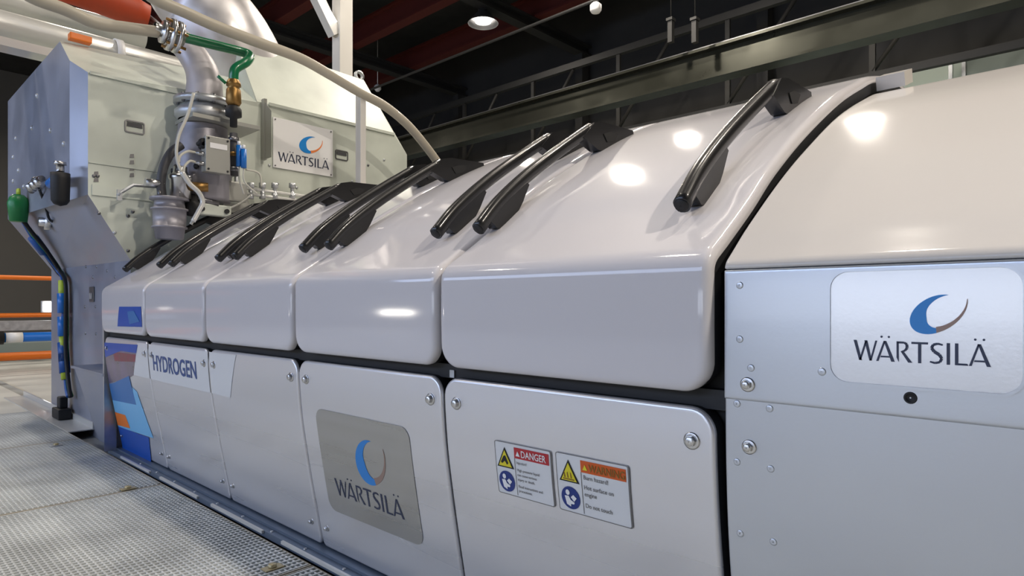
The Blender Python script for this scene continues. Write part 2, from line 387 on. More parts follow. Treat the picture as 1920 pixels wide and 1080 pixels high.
def shell(prof, x0, x1, rc0, rc1, r, flange, dense=.004):
    """sheet cover over the profile with rounded corners, rolled edges and a return flange"""
    # resample, dense at both ends
    L = [0.0]
    for a, b in zip(prof, prof[1:]): L.append(L[-1] + math.hypot(b[0] - a[0], b[1] - a[1]))
    T = L[-1]; ss = set(L)
    fine = [0, .0015, .004, .007, .011, .015, .020, .026, .033, .041, .05]
    for q in fine: ss.add(q); ss.add(T - q)
    ss = sorted(ss); s2 = [ss[0]]
    for q in ss[1:]:
        if q - s2[-1] > .001: s2.append(q)
    s2[-1] = T
    def pt(s):
        for i in range(len(L) - 1):
            if s <= L[i + 1] + 1e-9: t = (s - L[i]) / (L[i + 1] - L[i]); return (prof[i][0] + t * (prof[i + 1][0] - prof[i][0]), prof[i][1] + t * (prof[i + 1][1] - prof[i][1])), i + t
        return prof[-1], len(L) - 1
    P = [pt(s)[0] for s in s2]; N = normals(P)
    hw = (x1 - x0) / 2; xc = (x0 + x1) / 2
    dxs = [0, .0015, .004, .007, .011, .015, .020, .027]
    cols = [-hw + d for d in dxs] + [(-hw + .027) + (2 * hw - .054) * k / 8 for k in range(1, 8)] + [hw - d for d in reversed(dxs)]
    nc = len(cols); vs = []; rings = []
    def inset(s):
        q = 0
        if s < rc0: q = rc0 - math.sqrt(max(0, rc0 ** 2 - (rc0 - s) ** 2))
        if T - s < rc1: q = max(q, rc1 - math.sqrt(max(0, rc1 ** 2 - (rc1 - (T - s)) ** 2)))
        return q
    for i, s in enumerate(s2):
        e = hw - inset(s)
        for c_ in cols:
            x = c_ / hw * e if abs(c_) < hw - .03 else math.copysign(e - (hw - abs(c_)), c_)
            d = min(s, T - s, e - abs(x))
            for rc, sd in ((rc0, s), (rc1, T - s)):
                if sd < rc and abs(x) > hw - rc: d = min(d, rc - math.hypot(abs(x) - (hw - rc), rc - sd))
            d = max(d, 0); ins = r - math.sqrt(max(0, r * r - (r - d) ** 2)) if d < r else 0
            vs.append((xc + x, P[i][0] - N[i][0] * ins, P[i][1] - N[i][1] * ins))
    nr = len(s2)
    fs = [(i * nc + j, i * nc + j + 1, (i + 1) * nc + j + 1, (i + 1) * nc + j) for i in range(nr - 1) for j in range(nc - 1)]
    loop = [j for j in range(nc)] + [i * nc + nc - 1 for i in range(1, nr)] + [(nr - 1) * nc + j for j in range(nc - 2, -1, -1)] + [i * nc for i in range(nr - 2, 0, -1)]
    o = len(vs); sv = []; n = len(loop)
    for q in loop: i = q // nc; v = vs[q]; vs.append((v[0], v[1] - N[i][0] * flange, v[2] - N[i][1] * flange))
    for k_, q in enumerate(loop):
        i = q // nc; v = vs[q]; w_ = vs[o + k_]; xx = w_[0] - math.copysign(.0004, w_[0] - xc)
        sv.append((xx, w_[1] + N[i][0] * .0004, w_[2] + N[i][1] * .0004))
    for k_, q in enumerate(loop): i = q // nc; w_ = sv[k_]; sv.append((w_[0], w_[1] - N[i][0] * .028, w_[2] - N[i][1] * .028))
    shell.seal = MB().add(sv, [(k, n + k, n + (k + 1) % n, (k + 1) % n) for k in range(n)], True)
    mb = MB(); mb.add(vs, fs + [(loop[k], o + k, o + (k + 1) % n, loop[(k + 1) % n]) for k in range(n)], True)
    return mb
def decal(polys, prof, out=.0012, zmin=None, zmax=None, xmin=None, xmax=None, step=.03, tri=True):
    """flat artwork in (x, z) laid on the profile surface"""
    bm = bmesh.new()
    for poly in polys:
        vs = [bm.verts.new((p[0], 0, p[1])) for p in poly]
        try: bm.faces.new(vs)
        except ValueError: pass
    return decal_bm(bm, prof, out, xmin, xmax, step)
def decal_bm(bm, prof, out, xmin=None, xmax=None, step=.03):
    def cut(co, no, clear=False):
        g = bm.verts[:] + bm.edges[:] + bm.faces[:]
        if g: bmesh.ops.bisect_plane(bm, geom=g, plane_co=co, plane_no=no, clear_outer=clear)
    if xmin is not None: cut((xmin, 0, 0), (-1, 0, 0), True)
    if xmax is not None: cut((xmax, 0, 0), (1, 0, 0), True)
    zs = [v.co.z for v in bm.verts]
    if zs and step:
        lo, hi = min(zs), max(zs); z = lo + step
        while z < hi - .001: cut((0, 0, z), (0, 0, 1)); z += step
    bmesh.ops.triangulate(bm, faces=bm.faces[:])
    for v in bm.verts: v.co.y = y_at(prof, v.co.z) - out
    ed = bmesh.ops.extrude_face_region(bm, geom=bm.faces[:])
    for g in ed['geom']:
        if isinstance(g, bmesh.types.BMVert): g.co.y -= .0003
    mb = MB(); mb.bm(bm); return mb
def text_bm(s, size, x, z, sx=1.0, bold=0.0, align='LEFT'):
    c = bpy.data.curves.new('t', 'FONT'); c.body = s; c.size = size; c.align_x = align; c.offset = bold; c.resolution_u = 3
    o = bpy.data.objects.new('t', c); COL.objects.link(o); dg = bpy.context.evaluated_depsgraph_get(); dg.update()
    me = bpy.data.meshes.new_from_object(o.evaluated_get(dg)); bm = bmesh.new(); bm.from_mesh(me)
    bpy.data.objects.remove(o); bpy.data.curves.remove(c); bpy.data.meshes.remove(me)
    for v in bm.verts: v.co = Vector((x + v.co.x * sx, 0, z + v.co.y))
    return bm
def stroke(p, q, w, w2=None):
    w2 = w if w2 is None else w2; d = Vector((q[0] - p[0], q[1] - p[1])); d.normalize(); n = Vector((-d.y, d.x))
    return [(p[0] + n.x * w / 2, p[1] + n.y * w / 2), (q[0] + n.x * w2 / 2, q[1] + n.y * w2 / 2), (q[0] - n.x * w2 / 2, q[1] - n.y * w2 / 2), (p[0] - n.x * w / 2, p[1] - n.y * w / 2)]
def arcstroke(pts, ws):
    out = []
    for i in range(len(pts) - 1): out.append(stroke(pts[i], pts[i + 1], ws[i], ws[i + 1]))
    return out
def word_polys():
    """the lettering W A R T S I L A with dotted As, cap height 1"""
    P = []; x = 0
    def umlaut(c): 
        for dx in (-.17, .17): P.append([(x + c + dx + .055 * math.cos(a * PI / 4), 1.2 + .055 * math.sin(a * PI / 4)) for a in range(8)])
    P += [[(x, 1), (x + .15, 1), (x + .40, .0), (x + .27, 0)], [(x + .27, 0), (x + .36, 0), (x + .64, .95), (x + .55, .95)],
          [(x + .52, 1), (x + .66, 1), (x + .88, 0), (x + .76, 0)], [(x + .78, 0), (x + .86, 0), (x + 1.13, 1), (x + 1.04, 1)]]
    x = 1.08
    def A():
        P.extend([[(x, 0), (x + .11, 0), (x + .44, 1), (x + .35, 1)], [(x + .35, 1), (x + .47, 1), (x + .86, 0), (x + .70, 0)], [(x + .22, .27), (x + .60, .27), (x + .63, .19), (x + .20, .19)]])
        umlaut(.42)
    A(); x = 2.02
    P += [[(x, .22), (x + .10, .0), (x + .10, 1), (x, 1)]]
    P += arcstroke([(x + .05, .95), (x + .34, .95), (x + .46, .87), (x + .47, .70), (x + .38, .57), (x + .2, .50)], [.10, .10, .12, .13, .10, .07])
    P += [[(x + .20, .50), (x + .34, .50), (x + .70, 0), (x + .52, 0)]]
    x = 2.68; P += [[(x, .9), (x + .72, .9), (x + .72, 1), (x, 1)], [(x + .29, .0), (x + .43, 0), (x + .43, .9), (x + .29, .9)]]
    x = 3.46
    P += arcstroke([(x + .56, .90), (x + .36, .955), (x + .16, .90), (x + .09, .74), (x + .20, .58), (x + .42, .44), (x + .52, .27), (x + .44, .10), (x + .24, .045), (x + .02, .10)],
                   [.08, .10, .12, .13, .15, .15, .13, .11, .10, .08])
    x = 4.18; P += [[(x, 0), (x + .14, 0), (x + .14, 1), (x, 1)]]
    x = 4.52; P += [[(x, 0), (x + .14, 0), (x + .14, 1), (x, 1)], [(x + .14, 0), (x + .54, 0), (x + .50, .09), (x + .14, .09)]]
    x = 5.08; A()
    return P, 5.94
def crescent(blue=True, shear=0.0):
    a0, a1 = (78, 292) if blue else (292, 398)
    P = []; n = 26; prev = None
    for k in range(n + 1):
        t = k / n; a = math.radians(a0 + (a1 - a0) * t)
        if blue: R = 1.0; wd = .66 * math.sin(PI * min(1, t * .86)) ** 1.1 if t > 0 else 0
        else: R = 1.0 + .28 * t ** 2; wd = .30 * (1 - t) ** 1.1 + .03
        o = (R * math.cos(a), R * math.sin(a)); i_ = ((R - wd) * math.cos(a), (R - wd) * math.sin(a))
        if prev: P.append([prev[0], o, i_, prev[1]])
        prev = (o, i_)
    return [[(x + shear * y, y) for x, y in q] for q in P]
def place(polys, x, z, sx, sz, slope=0.0): return [[(x + p[0] * sx, z + p[1] * sz + p[0] * sx * slope) for p in q] for q in polys]
def rrect(x0, x1, z0, z1, r, n=6):
    out = []
    for cx, cz, a in ((x1 - r, z1 - r, 0), (x0 + r, z1 - r, 90), (x0 + r, z0 + r, 180), (x1 - r, z0 + r, 270)):
        for k in range(n + 1): q = math.radians(a + 90 * k / n); out.append((cx + r * math.cos(q), cz + r * math.sin(q)))
    return out
FLAT = [(0, 0), (0, 1)]
# ------------------------------------------------------------------ engine body, black core behind covers
SE = [-.4606 - .6925 * k for k in range(6)]         # seams between the bays: SE[0] is nearest
def offset_prof(prof, d):
    N = normals(prof); return [(p[0] - n[0] * d, p[1] - n[1] * d) for p, n in zip(prof, N)]
core = [(1.14, -.80), (1.10, -.69), (1.075, -.55), (1.05, -.35), (1.045, -.17), (1.045, .05)] + [p for p in offset_prof(ROOF, .075)] + [(3.6, .60), (3.6, -.80)]
t = thing('engine_block', (-1.5, 2.2, -.80), 'black engine body seen in the gaps between the covers', 'engine')
MB().prism([(SE[5] + .01, a, b) for a, b in core], (5.15, 0, 0)).build('block', 'black', t)
for k in (1,):    # small bright locating plates in the star-shaped gaps
    MB().box((SE[k] + .004, 1.018, -.178), (SE[k] + .020, 1.022, -.160)).build('locating_plate', 'zinc', t)
MB().box((SE[5], 1.022, -.180), (SE[0] + .009, 1.044, -.146)).build('gap_seal', 'black', t)
# ------------------------------------------------------------------ hoods
def make_handle(hood, X):
    pts = bez([(X, 1.085, .186), (X, 1.16, .262), (X, 1.28, .354), (X, 1.42, .446), (X, 1.555, .530)], 6)
    mb = MB(); n = 16; vs = []
    for i, p in enumerate(pts):
        tt = (pts[min(i + 1, len(pts) - 1)] - pts[max(i - 1, 0)]).normalized(); nn = Vector((0, -tt.z, tt.y))
        for k in range(n):
            a = 2 * PI * k / n; ca, sa = math.cos(a), math.sin(a)
            ca = math.copysign(abs(ca) ** .8, ca); sa = math.copysign(abs(sa) ** .8, sa)
            if sa < 0: sa *= 1.1
            vs.append(p + Vector((1, 0, 0)) * ca * .0155 + nn * sa * .0165)
    m = len(pts)
    mb.add(vs, [(i * n + k, i * n + (k + 1) % n, (i + 1) * n + (k + 1) % n, (i + 1) * n + k) for i in range(m - 1) for k in range(n)], True)
    mb.add(vs[:n], [tuple(range(n))]); mb.add(vs[-n:], [tuple(range(n))])
    h = mb.build('handle', 'black_gloss', hood)
    s = lambda y: y_at_y(y) 
    # lower foot
    lo = [(1.112, .208), (1.25, .325), (1.262, .318), (1.236, s(1.236) + .012), (1.215, s(1.215) - .004), (1.155, s(1.155) - .004), (1.138, s(1.138) + .008), (1.130, s(1.13) + .020)]
    MB().prism([(X - .014, a, b) for a, b in lo], (.028, 0, 0)).build('handle_foot', 'black_gloss', h)
    up = [(1.50, .490), (1.555, .545), (1.60, .556), (1.77, s(1.77) + .012), (1.775, s(1.775) - .004), (1.60, s(1.60) - .004), (1.575, s(1.575) + .01)]
    MB().prism([(X - .017, a, b) for a, b in up], (.034, 0, 0)).build('handle_foot', 'black_gloss', h)
    rec = [(1.60, .520), (1.64, .535), (1.68, .535), (1.66, .508), (1.62, .498)]
    MB().prism([(X + .0175, a, b) for a, b in rec], (.002, 0, 0)).build('foot_recess', 'black_matte', h)
    # end ring
    e = V((X, 1.085, .186)); d = (V((X, 1.16, .262)) - e).normalized()
    MB().lathe(e - d * .003, d, [(0, .001), (0, .013), (.006, .016), (.006, .001)], 16).build('end_cap', 'black', h)
    return h
def y_at_y(y):
    for (y0, z0), (y1, z1) in zip(ROOF, ROOF[1:]):
        if y0 <= y <= y1: return z0 + (z1 - z0) * (y - y0) / (y1 - y0)
    return ROOF[0][1]
x1 = SE[0] - .006; x0 = SE[1] + .007
hood = thing('engine_hood', ((x0 + x1) / 2, 1.0, -.15), 'x', 'engine cover', 'white engine hoods with black handles')
shell(HOOD, x0, x1, .056, .02, .016, .006).build('hood_shell', 'hood_paint', hood); shell.seal.build('edge_seal', 'black', hood)
make_handle(hood, SE[1] + .034); right_handle = make_handle(hood, SE[0] - .128)
# the lower doors
door = thing('access_door', ((x0 + x1) / 2, 1.0, -.17), 'x', 'engine door', 'silver lower engine doors')
shell(DOOR, SE[1] + .0045, SE[0] - .0045, .045, .02, .007, .003).build('door_panel', 'door_paint', door); shell.seal.build('edge_seal', 'black', door)
def bolt(parent, x, z, prof, r=.013, m='steel', name='bolt', washer=True):
    y = y_at(prof, z); mb = MB()
    if washer: mb.lathe((x, y + .001, z), (0, -1, 0), [(0, r * 1.25), (.003, r * 1.25), (.0035, r), (.0035, .001)], 20)
    b = V((x, y - .0025, z)); a0 = random.random()
    vs = [(x + r * .8 * math.cos(a0 + k * PI / 3), b.y, z + r * .8 * math.sin(a0 + k * PI / 3)) for k in range(6)]
    mb.prism(vs, (0, -.008, 0)); mb.lathe((x, b.y - .008, z), (0, -1, 0), [(0, r * .7), (.0015, r * .5), (.0015, .001)], 12)
    return mb.build(name, m, parent)
for zz in (-.234, -.715):
    for xx in (SE[1] + .05, SE[0] - .045): bolt(door, xx, zz, DOOR, .012 if zz > -.5 else .008, 'steel')
hood_lab = ['white curved hood nearest the camera, at the right end of the row', 'white curved hood second from the right, above the engine door with the grey maker plate', 'white curved hood in the middle of the row',
            'white curved hood above the door lettered HYDROGEN', 'white hood farthest left, with the blue square sticker']
door_lab = ['silver door nearest the camera carrying the two safety signs', 'silver door carrying the grey logo plate', 'plain silver door between the HYDROGEN door and the logo plate door, with white stripe end',
            'silver door lettered HYDROGEN on a white stripe', 'silver door farthest left covered in blue and orange graphics']
hoods = [hood]; doors = [door]
for k in range(1, 5):
    for lst, src in ((hoods, hood), (doors, door)):
        c = copy_tree(src); c.location.x -= .6925 * k; lst.append(c)
right_handle.location.x += .018; right_handle.location.z += 0
for k in range(5): hoods[k]['label'] = hood_lab[k]; doors[k]['label'] = door_lab[k]
# ---- stickers on hood 5th / door 5th
def pxpoly(pts, prof): return [hit_prof(u, y, prof) for u, y in pts]
def z5(pts): return [(180 + a / 3.375, 560 + b / 3.375) for a, b in pts]
HF = HOOD[:6]
decal([pxpoly([(224, 575), (265, 575), (267, 613), (221, 612)], HF)], HF, .0015).build('sticker', 'deep_blue', hoods[4])
decal([pxpoly([(240, 584), (252, 583), (263, 603), (244, 608)], HF)], HF, .003).build('sticker_print', 'mid_blue', hoods[4])
mat('photo_print', (.16, .12, .20), .3, 0, .3, noise=.5, nscale=9)
mat('print_red', (.25, .05, .08), .35, noise=.4, nscale=25)
D5 = doors[4]; xl, xr_ = SE[5] + .006, SE[4] - .006
art = [('art_photo', 'photo_print', [(36, 278), (266, 292), (240, 484), (212, 500), (58, 545)], .0012),
       ('art_upper_blue', 'deep_blue', [(36, 276), (266, 292), (258, 345), (160, 330), (60, 372), (46, 372)], .0022),
       ('art_red_haze', 'print_red', [(110, 335), (255, 355), (250, 400), (120, 395)], .0016),
       ('art_blue', 'mid_blue', [(62, 545), (120, 530), (212, 488), (258, 672), (100, 640)], .0022),
       ('art_light_blue', 'light_blue', [(92, 625), (250, 668), (232, 560), (262, 590), (366, 882), (112, 800)], .0018),
       ('art_orange', 'orange', [(86, 706), (188, 736), (220, 820), (106, 790)], .0028),
       ('art_dark_blue', 'deep_blue', [(116, 798), (338, 878), (352, 1040), (158, 955)], .0026)]
for nm, m, pts, off in art:
    decal([pxpoly(z5(pts), DOOR)], DOOR, off, xmin=xl, xmax=xr_).build(nm, m, D5)
# white stripe over three doors with HYDROGEN lettering
stripe = pxpoly([(258, 651), (443, 667), (432, 741), (251, 706)], DOOR)
ztop = -.186; stripe[0] = (stripe[0][0], ztop); stripe[1] = (stripe[1][0], ztop)
zb = (stripe[2][1] + stripe[3][1]) / 2; stripe[2] = (stripe[2][0], zb); stripe[3] = (stripe[3][0], zb)
for k, d in ((4, D5), (3, doors[3]), (2, doors[2])):
    decal([stripe], DOOR, .0010, xmin=SE[k + 1] + .007, xmax=SE[k] - .007).build('white_stripe', 'white_label', d)
bm = text_bm('HYDROGEN', 1, 0, 0, bold=.018); 
xs = [v.co.x for v in bm.verts]; zs = [v.co.z for v in bm.verts]; ax, bx = min(xs), max(xs); az, bz = min(zs), max(zs)
tx0, tx1, tz0, tz1 = -3.17, -2.665, -.305, -.232
for v in bm.verts: v.co = Vector((tx0 + (v.co.x - ax) / (bx - ax) * (tx1 - tx0), 0, tz0 + (v.co.z - az) / (bz - az) * (tz1 - tz0)))
decal_bm(bm, DOOR, .0024, step=0).build('lettering', 'ink_blue', doors[3])
# logo plates
def maker_plate(parent, prof, x0, x1, z0, z1, r, m, logo, text, ink, frame=None, shear=0, orange='logo_orange', slope=0):
    pl = decal([rrect(x0, x1, z0, z1, r)], prof, .0012, step=.03).build('maker_plate', m, parent)
    if frame:
        ro = rrect(x0 - .004, x1 + .004, z0 - .004, z1 + .004, r + .004); ri = rrect(x0, x1, z0, z1, r); n = len(ro)
        decal([[ro[i], ro[(i + 1) % n], ri[(i + 1) % n], ri[i]] for i in range(n)], prof, .0030, step=.03).build('plate_frame', frame, pl)
    cx, cz, sx, sz = logo
    decal(place(crescent(True, shear), cx, cz, sx, sz), prof, .0020, step=.03).build('logo_blue_crescent', 'logo_blue', pl)
    decal(place(crescent(False, shear), cx, cz, sx, sz), prof, .0020, step=.03).build('logo_thin_arc', orange, pl)
    P, W = word_polys(); tx, tz, tw, th = text
    decal(place(P, tx, tz, tw / W, th, slope), prof, .0020, step=.03).build('maker_lettering', ink, pl)
    return pl
maker_plate(doors[1], DOOR, -1.752, -1.292, -.640, -.318, .035, 'plate_brushed', (-1.49, -.445, .068, .066), (-1.695, -.580, .335, .052), 'navy', None, .12, 'logo_brown')
# safety signs on the nearest door
def safety_sign(parent, x0, x1, z0, z1, header, hm, lines, hink, lab):
    pl = decal([rrect(x0, x1, z0, z1, .004, 3)], DOOR, .0016).build('safety_sign', 'white_label', parent); tag(pl, lab)
    w_, h_ = x1 - x0, z1 - z0
    fr = rrect(x0 - .0015, x1 + .0035, z0 - .0015, z1 + .0015, .005, 3); ri = rrect(x0, x1, z0, z1, .004, 3); n = len(fr)
    decal([[fr[i], fr[(i + 1) % n], ri[(i + 1) % n], ri[i]] for i in range(n)], DOOR, .0024).build('sign_frame', 'dark_steel', pl)
    dx = x0 + w_ * .36
    decal([[(dx, z1 - .030), (x1 - .004, z1 - .030), (x1 - .004, z1 - .006), (dx, z1 - .006)]], DOOR, .0026).build('header_band', hm, pl)
    decal([[(dx - .0006, z0 + .003), (dx + .0006, z0 + .003), (dx + .0006, z1 - .030), (dx - .0006, z1 - .030)]], DOOR, .0026).build('divider_line', 'dark_steel', pl)
    bm = text_bm(header, .021, dx + .020, z1 - .0255, .82, .0002); decal_bm(bm, DOOR, .0036, step=0).build('header_lettering', hink, pl)
    cxh, czh = dx + .011, z1 - .0195
    decal([[(cxh - .006, czh - .005), (cxh + .006, czh - .005), (cxh, czh + .006)]], DOOR, .0036, step=0).build('header_triangle', 'yellow' if hm != 'red' else 'white', pl)
    for i, (s_, zz, sz_) in enumerate(lines):
        bm = text_bm(s_, sz_, dx + .005, z1 - zz, .92); decal_bm(bm, DOOR, .0030, step=0).build('text_line', 'dark_steel', pl)
    cx = x0 + w_ * .18; a = .025
    decal([[(cx - a, z1 - .056), (cx + a, z1 - .056), (cx, z1 - .010)]], DOOR, .0026).build('triangle_border', 'black', pl)
    decal([[(cx - a * .78, z1 - .0530), (cx + a * .78, z1 - .0530), (cx, z1 - .0165)]], DOOR, .0034).build('warning_triangle', 'yellow', pl)
    if hm == 'red':
        decal([[(cx - .012, z1 - .044), (cx - .003, z1 - .030), (cx + .002, z1 - .028), (cx + .010, z1 - .045), (cx + .006, z1 - .048), (cx, z1 - .040), (cx - .008, z1 - .047)]], DOOR, .0042, step=0).build('hazard_symbol', 'black', pl)
    else:
        decal([[(cx - .011 + .008 * k, z1 - .047), (cx - .008 + .008 * k, z1 - .047), (cx - .010 + .008 * k, z1 - .036), (cx - .012 + .008 * k, z1 - .036)] for k in range(3)] + [[(cx - .014, z1 - .051), (cx + .014, z1 - .051), (cx + .014, z1 - .0485), (cx - .014, z1 - .0485)]], DOOR, .0042, step=0).build('hazard_symbol', 'brass', pl)
    cz = z0 + .029; R = .0235
    disc = decal([[(cx + R * math.cos(k * PI / 14), cz + R * math.sin(k * PI / 14)) for k in range(28)]], DOOR, .0026).build('mandatory_disc', 'deep_navy', pl)
    fig = [[(cx - .006 + .0052 * math.cos(k * PI / 5), cz + .011 + .0058 * math.sin(k * PI / 5)) for k in range(10)],
           [(cx - .014, cz + .003), (cx - .004, cz + .004), (cx + .001, cz - .005), (cx + .000, cz - .018), (cx - .010, cz - .014)],
           [(cx + .001, cz + .002), (cx + .008, cz + .008), (cx + .016, cz + .002), (cx + .009, cz - .006)], [(cx - .002, cz - .012), (cx + .001, cz - .004), (cx + .010, cz - .008), (cx + .008, cz - .012)]]
    decal(fig, DOOR, .0038, step=0).build('reading_figure', 'white', pl)
mat('deep_navy', (.006, .03, .20), .35)
safety_sign(doors[0], -.980, -.822, -.420, -.304, 'DANGER', 'red',
            [('Injection!', .042, .0085), ('High pressure liquid', .058, .0085), ('can cause serious', .0685, .0085), ('injury or death.', .079, .0085), ('Read instructions and', .0945, .0085), ('precautions.', .1045, .0085)], 'white',
            'small white sign with red DANGER header')
safety_sign(doors[0], -.806, -.636, -.420, -.302, 'WARNING', 'sign_orange',
            [('Burn hazard!', .0435, .0125), ('Hot surface on', .0635, .0125), ('engine', .0775, .0125), ('Do not touch', .101, .0125)], 'brass',
            'small white sign with orange WARNING header')

# ------------------------------------------------------------------ right-hand covers
XA = SE[0] + .011; XB = 1.15
ec = thing('end_cover', (.3, 1.2, .06), 'smooth cream curved cover at the far right beside the nearest hood', 'engine cover')
shell(COVER, XA, XB, .002, .02, .003, .004).build('cover_shell', 'cover_paint', ec); shell.seal.build('edge_seal', 'black', ec)
MB().obox((XA + .03, 2.06, .640), (.035, 0, 0), (0, .05, .018), (0, -.006, .018)).build('cover_clip', 'cover_paint', ec)
sp = thing('side_panel', (.3, 1.0, -.16), 'blue grey metal side panel at the right with the framed logo plate', 'engine panel')
shell(SIDE, XA, XB, .002, .002, .003, .03).build('panel_sheet', 'side_paint', sp)
maker_plate(sp, SIDE, -.2855, -.0650, -.1130, .0465, .024, 'plate_silver', (-.1560, -.0140, .0275, .0265), (-.2545, -.0800, .158, .0285), 'navy', 'side_paint', .35, 'logo_brown', 0)
lp = thing('lower_side_panel', (.3, 1.0, -.5), 'blue grey curved panel below the side panel at bottom right', 'engine panel')
shell(SIDELOW, XA, XB, .002, .012, .003, .03).build('panel_sheet', 'side_paint', lp)
x, z = hit_prof(1402, 721, SIDE); bolt(sp, x, z, SIDE, .0095)
x, z = hit_prof(1405, 838, SIDELOW); bolt(lp, x, z, SIDELOW, .0095)
x, z = hit_prof(1300, 825, DOOR)
for u, y in ((1387, 535), (1387, 636), (1408, 690), (1541, 697)):
    x, z = hit_prof(u, y, SIDE); MB().lathe((x, 1.0005, z), (0, -1, 0), [(0, .0062), (.0014, .0058), (.0018, .004), (.0018, .001)], 16).build('rivet', 'side_paint', sp)
for u, y in ((1382, 757), (1443, 766), (1382, 866), (1445, 879), (1388, 1000), (1450, 1016)):
    x, z = hit_prof(u, y, SIDELOW); MB().lathe((x, y_at(SIDELOW, z) + .0005, z), (0, -1, 0), [(0, .0062), (.0014, .0058), (.0018, .004), (.0018, .001)], 16).build('rivet', 'side_paint', lp)
x, z = hit_prof(1707, 746, SIDE)
mb = MB().lathe((x, 1.0005, z), (0, -1, 0), [(0, .0085), (.0016, .0080), (.0016, .0058), (.0006, .0055), (.0006, .001)], 20); mb.build('plug_hole', 'black', sp)
for u in (1590, 1712, 1860): 
    pass

# ------------------------------------------------------------------ base rail along the engine
br = thing('base_rail', (-1.5, 1.05, -.82), 'dark blue grey base rail running along the foot of the engine', 'rail')
MB().box((-4.0, 1.035, -.822), (1.6, 1.16, -.800)).build('ledge', 'rail_blue_grey', br)
MB().box((-4.0, 1.060, -.7995), (1.6, 1.16, -.790)).build('step', 'rail_blue_grey', br)
x = -3.75
while x < 1.3:
    MB().box((x, 1.0255, -.808), (x + .44, 1.0345, -.7975)).build('edge_strip', 'pipe_white', br); x += .58
x = -3.5
while x < 1.3:
    MB().lathe((x, 1.048, -.8), (0, 0, 1), [(0, .006), (.004, .005), (.004, .001)], 10).build('rail_bolt', 'zinc', br); x += .23

# ------------------------------------------------------------------ far grey housing
XF = -4.05; YS = .90; XK = -6.02
hs = thing('grey_housing', (-5, 1.8, -.87), 'large pale grey angular metal housing at the far left end of the engine', 'machine housing')
yb = 1.17
# left body
MB().add([ (XF, .952, .60), (XF, 1.90, .30), (XF, 1.90, 1.33), (XF, .952, 1.27), (XF, 1.16, .25), (XF, 1.90, .25)], [(3, 0, 4, 5, 2)]).build('front_sheet', 'housing', hs)
MB().add([(XF, 1.16, .25), (XF, 1.16, -.87), (XF, 1.90, -.87), (XF, 1.90, .25)], [(0, 1, 2, 3)]).build('front_lower_sheet', 'housing', hs)
MB().add([(-4.2, YS, .58), (-4.2, YS, 1.36), (-4.42, YS, 1.53), (XK, YS, 1.53), (XK, YS, .64)], [(0, 1, 2, 3, 4)]).build('side_sheet', 'housing_shaded', hs)
MB().add([(-4.2, YS, .58), (-4.2, YS, 1.36), (XF, .952, 1.27), (XF, .952, .60)], [(0, 1, 2, 3)]).build('corner_strip', 'housing_shaded', hs)
MB().add([(-4.2, YS, .58), (XK, YS, .64), (XK, yb, .27), (XF, 1.16, .25), (XF, .952, .60)], [(0, 1, 2, 3, 4)]).build('sloped_underside', 'housing_shaded', hs)
MB().add([(XF, 1.16, .25), (XK, yb, .27), (XK, yb, -.87), (XF, 1.16, -.87)], [(0, 1, 2, 3)]).build('lower_side_sheet', 'housing_shaded', hs)
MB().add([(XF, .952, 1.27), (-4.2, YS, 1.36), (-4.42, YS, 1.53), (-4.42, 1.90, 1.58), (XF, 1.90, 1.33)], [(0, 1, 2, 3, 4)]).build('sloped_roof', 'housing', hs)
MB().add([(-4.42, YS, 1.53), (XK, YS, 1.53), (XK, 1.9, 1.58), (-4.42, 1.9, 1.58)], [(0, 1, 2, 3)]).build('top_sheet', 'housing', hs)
MB().add([(XK, YS, 1.53), (XK, YS, .64), (XK, yb, .27), (XK, yb, -.87), (XK, 3.1, -.87), (XK, 3.1, 1.5)], [(0, 1, 2, 3, 4, 5)]).build('rear_sheet', 'housing_shaded', hs)
# right body
A_ = lambda u, y, X: at(u, y, X=X)
rb_pts = [A_(500, 200, XF), A_(739, 250, XF), A_(763, 290, XF)]
yr = rb_pts[2].y
MB().add([(XF, 1.90, -.87), (XF, yr, -.87), (XF, yr, rb_pts[2].z), (XF, rb_pts[1].y, 1.34), (XF, 1.90, 1.335)], [(0, 1, 2, 3, 4)]).build('sign_side_sheet', 'housing', hs)
t1 = A_(500, 88, -4.4); t2 = A_(682, 150, -4.4)
MB().add([(XF, 1.90, 1.335), (XF, rb_pts[1].y, 1.34), (-4.4, t2.y, t2.z), (-4.4, 1.90, t1.z)], [(0, 1, 2, 3)]).build('raised_roof', 'housing', hs)
MB().add([(-4.4, 1.90, t1.z), (-4.4, t2.y, t2.z), (XK, t2.y, t2.z), (XK, 1.90, t1.z)], [(0, 1, 2, 3)]).build('raised_top_sheet', 'housing', hs)
MB().add([(XF, rb_pts[1].y, 1.34), (XF, yr, rb_pts[2].z), (XF, yr, -.87), (XK, yr, -.87), (XK, yr, rb_pts[2].z), (XK, t2.y, t2.z), (-4.4, t2.y, t2.z)], [(0, 1, 2, 3, 4, 5, 6)]).build('far_side_sheet', 'housing', hs)
MB().add([(XF, 1.90, 1.33), (-4.42, 1.90, 1.57), (-4.4, 1.90, t1.z)], [(0, 1, 2)]).add([(-4.42, 1.9, 1.57), (XK, 1.9, 1.57), (XK, 1.9, t1.z), (-4.4, 1.9, t1.z)], [(0, 1, 2, 3)]).build('step_sheet', 'housing', hs)
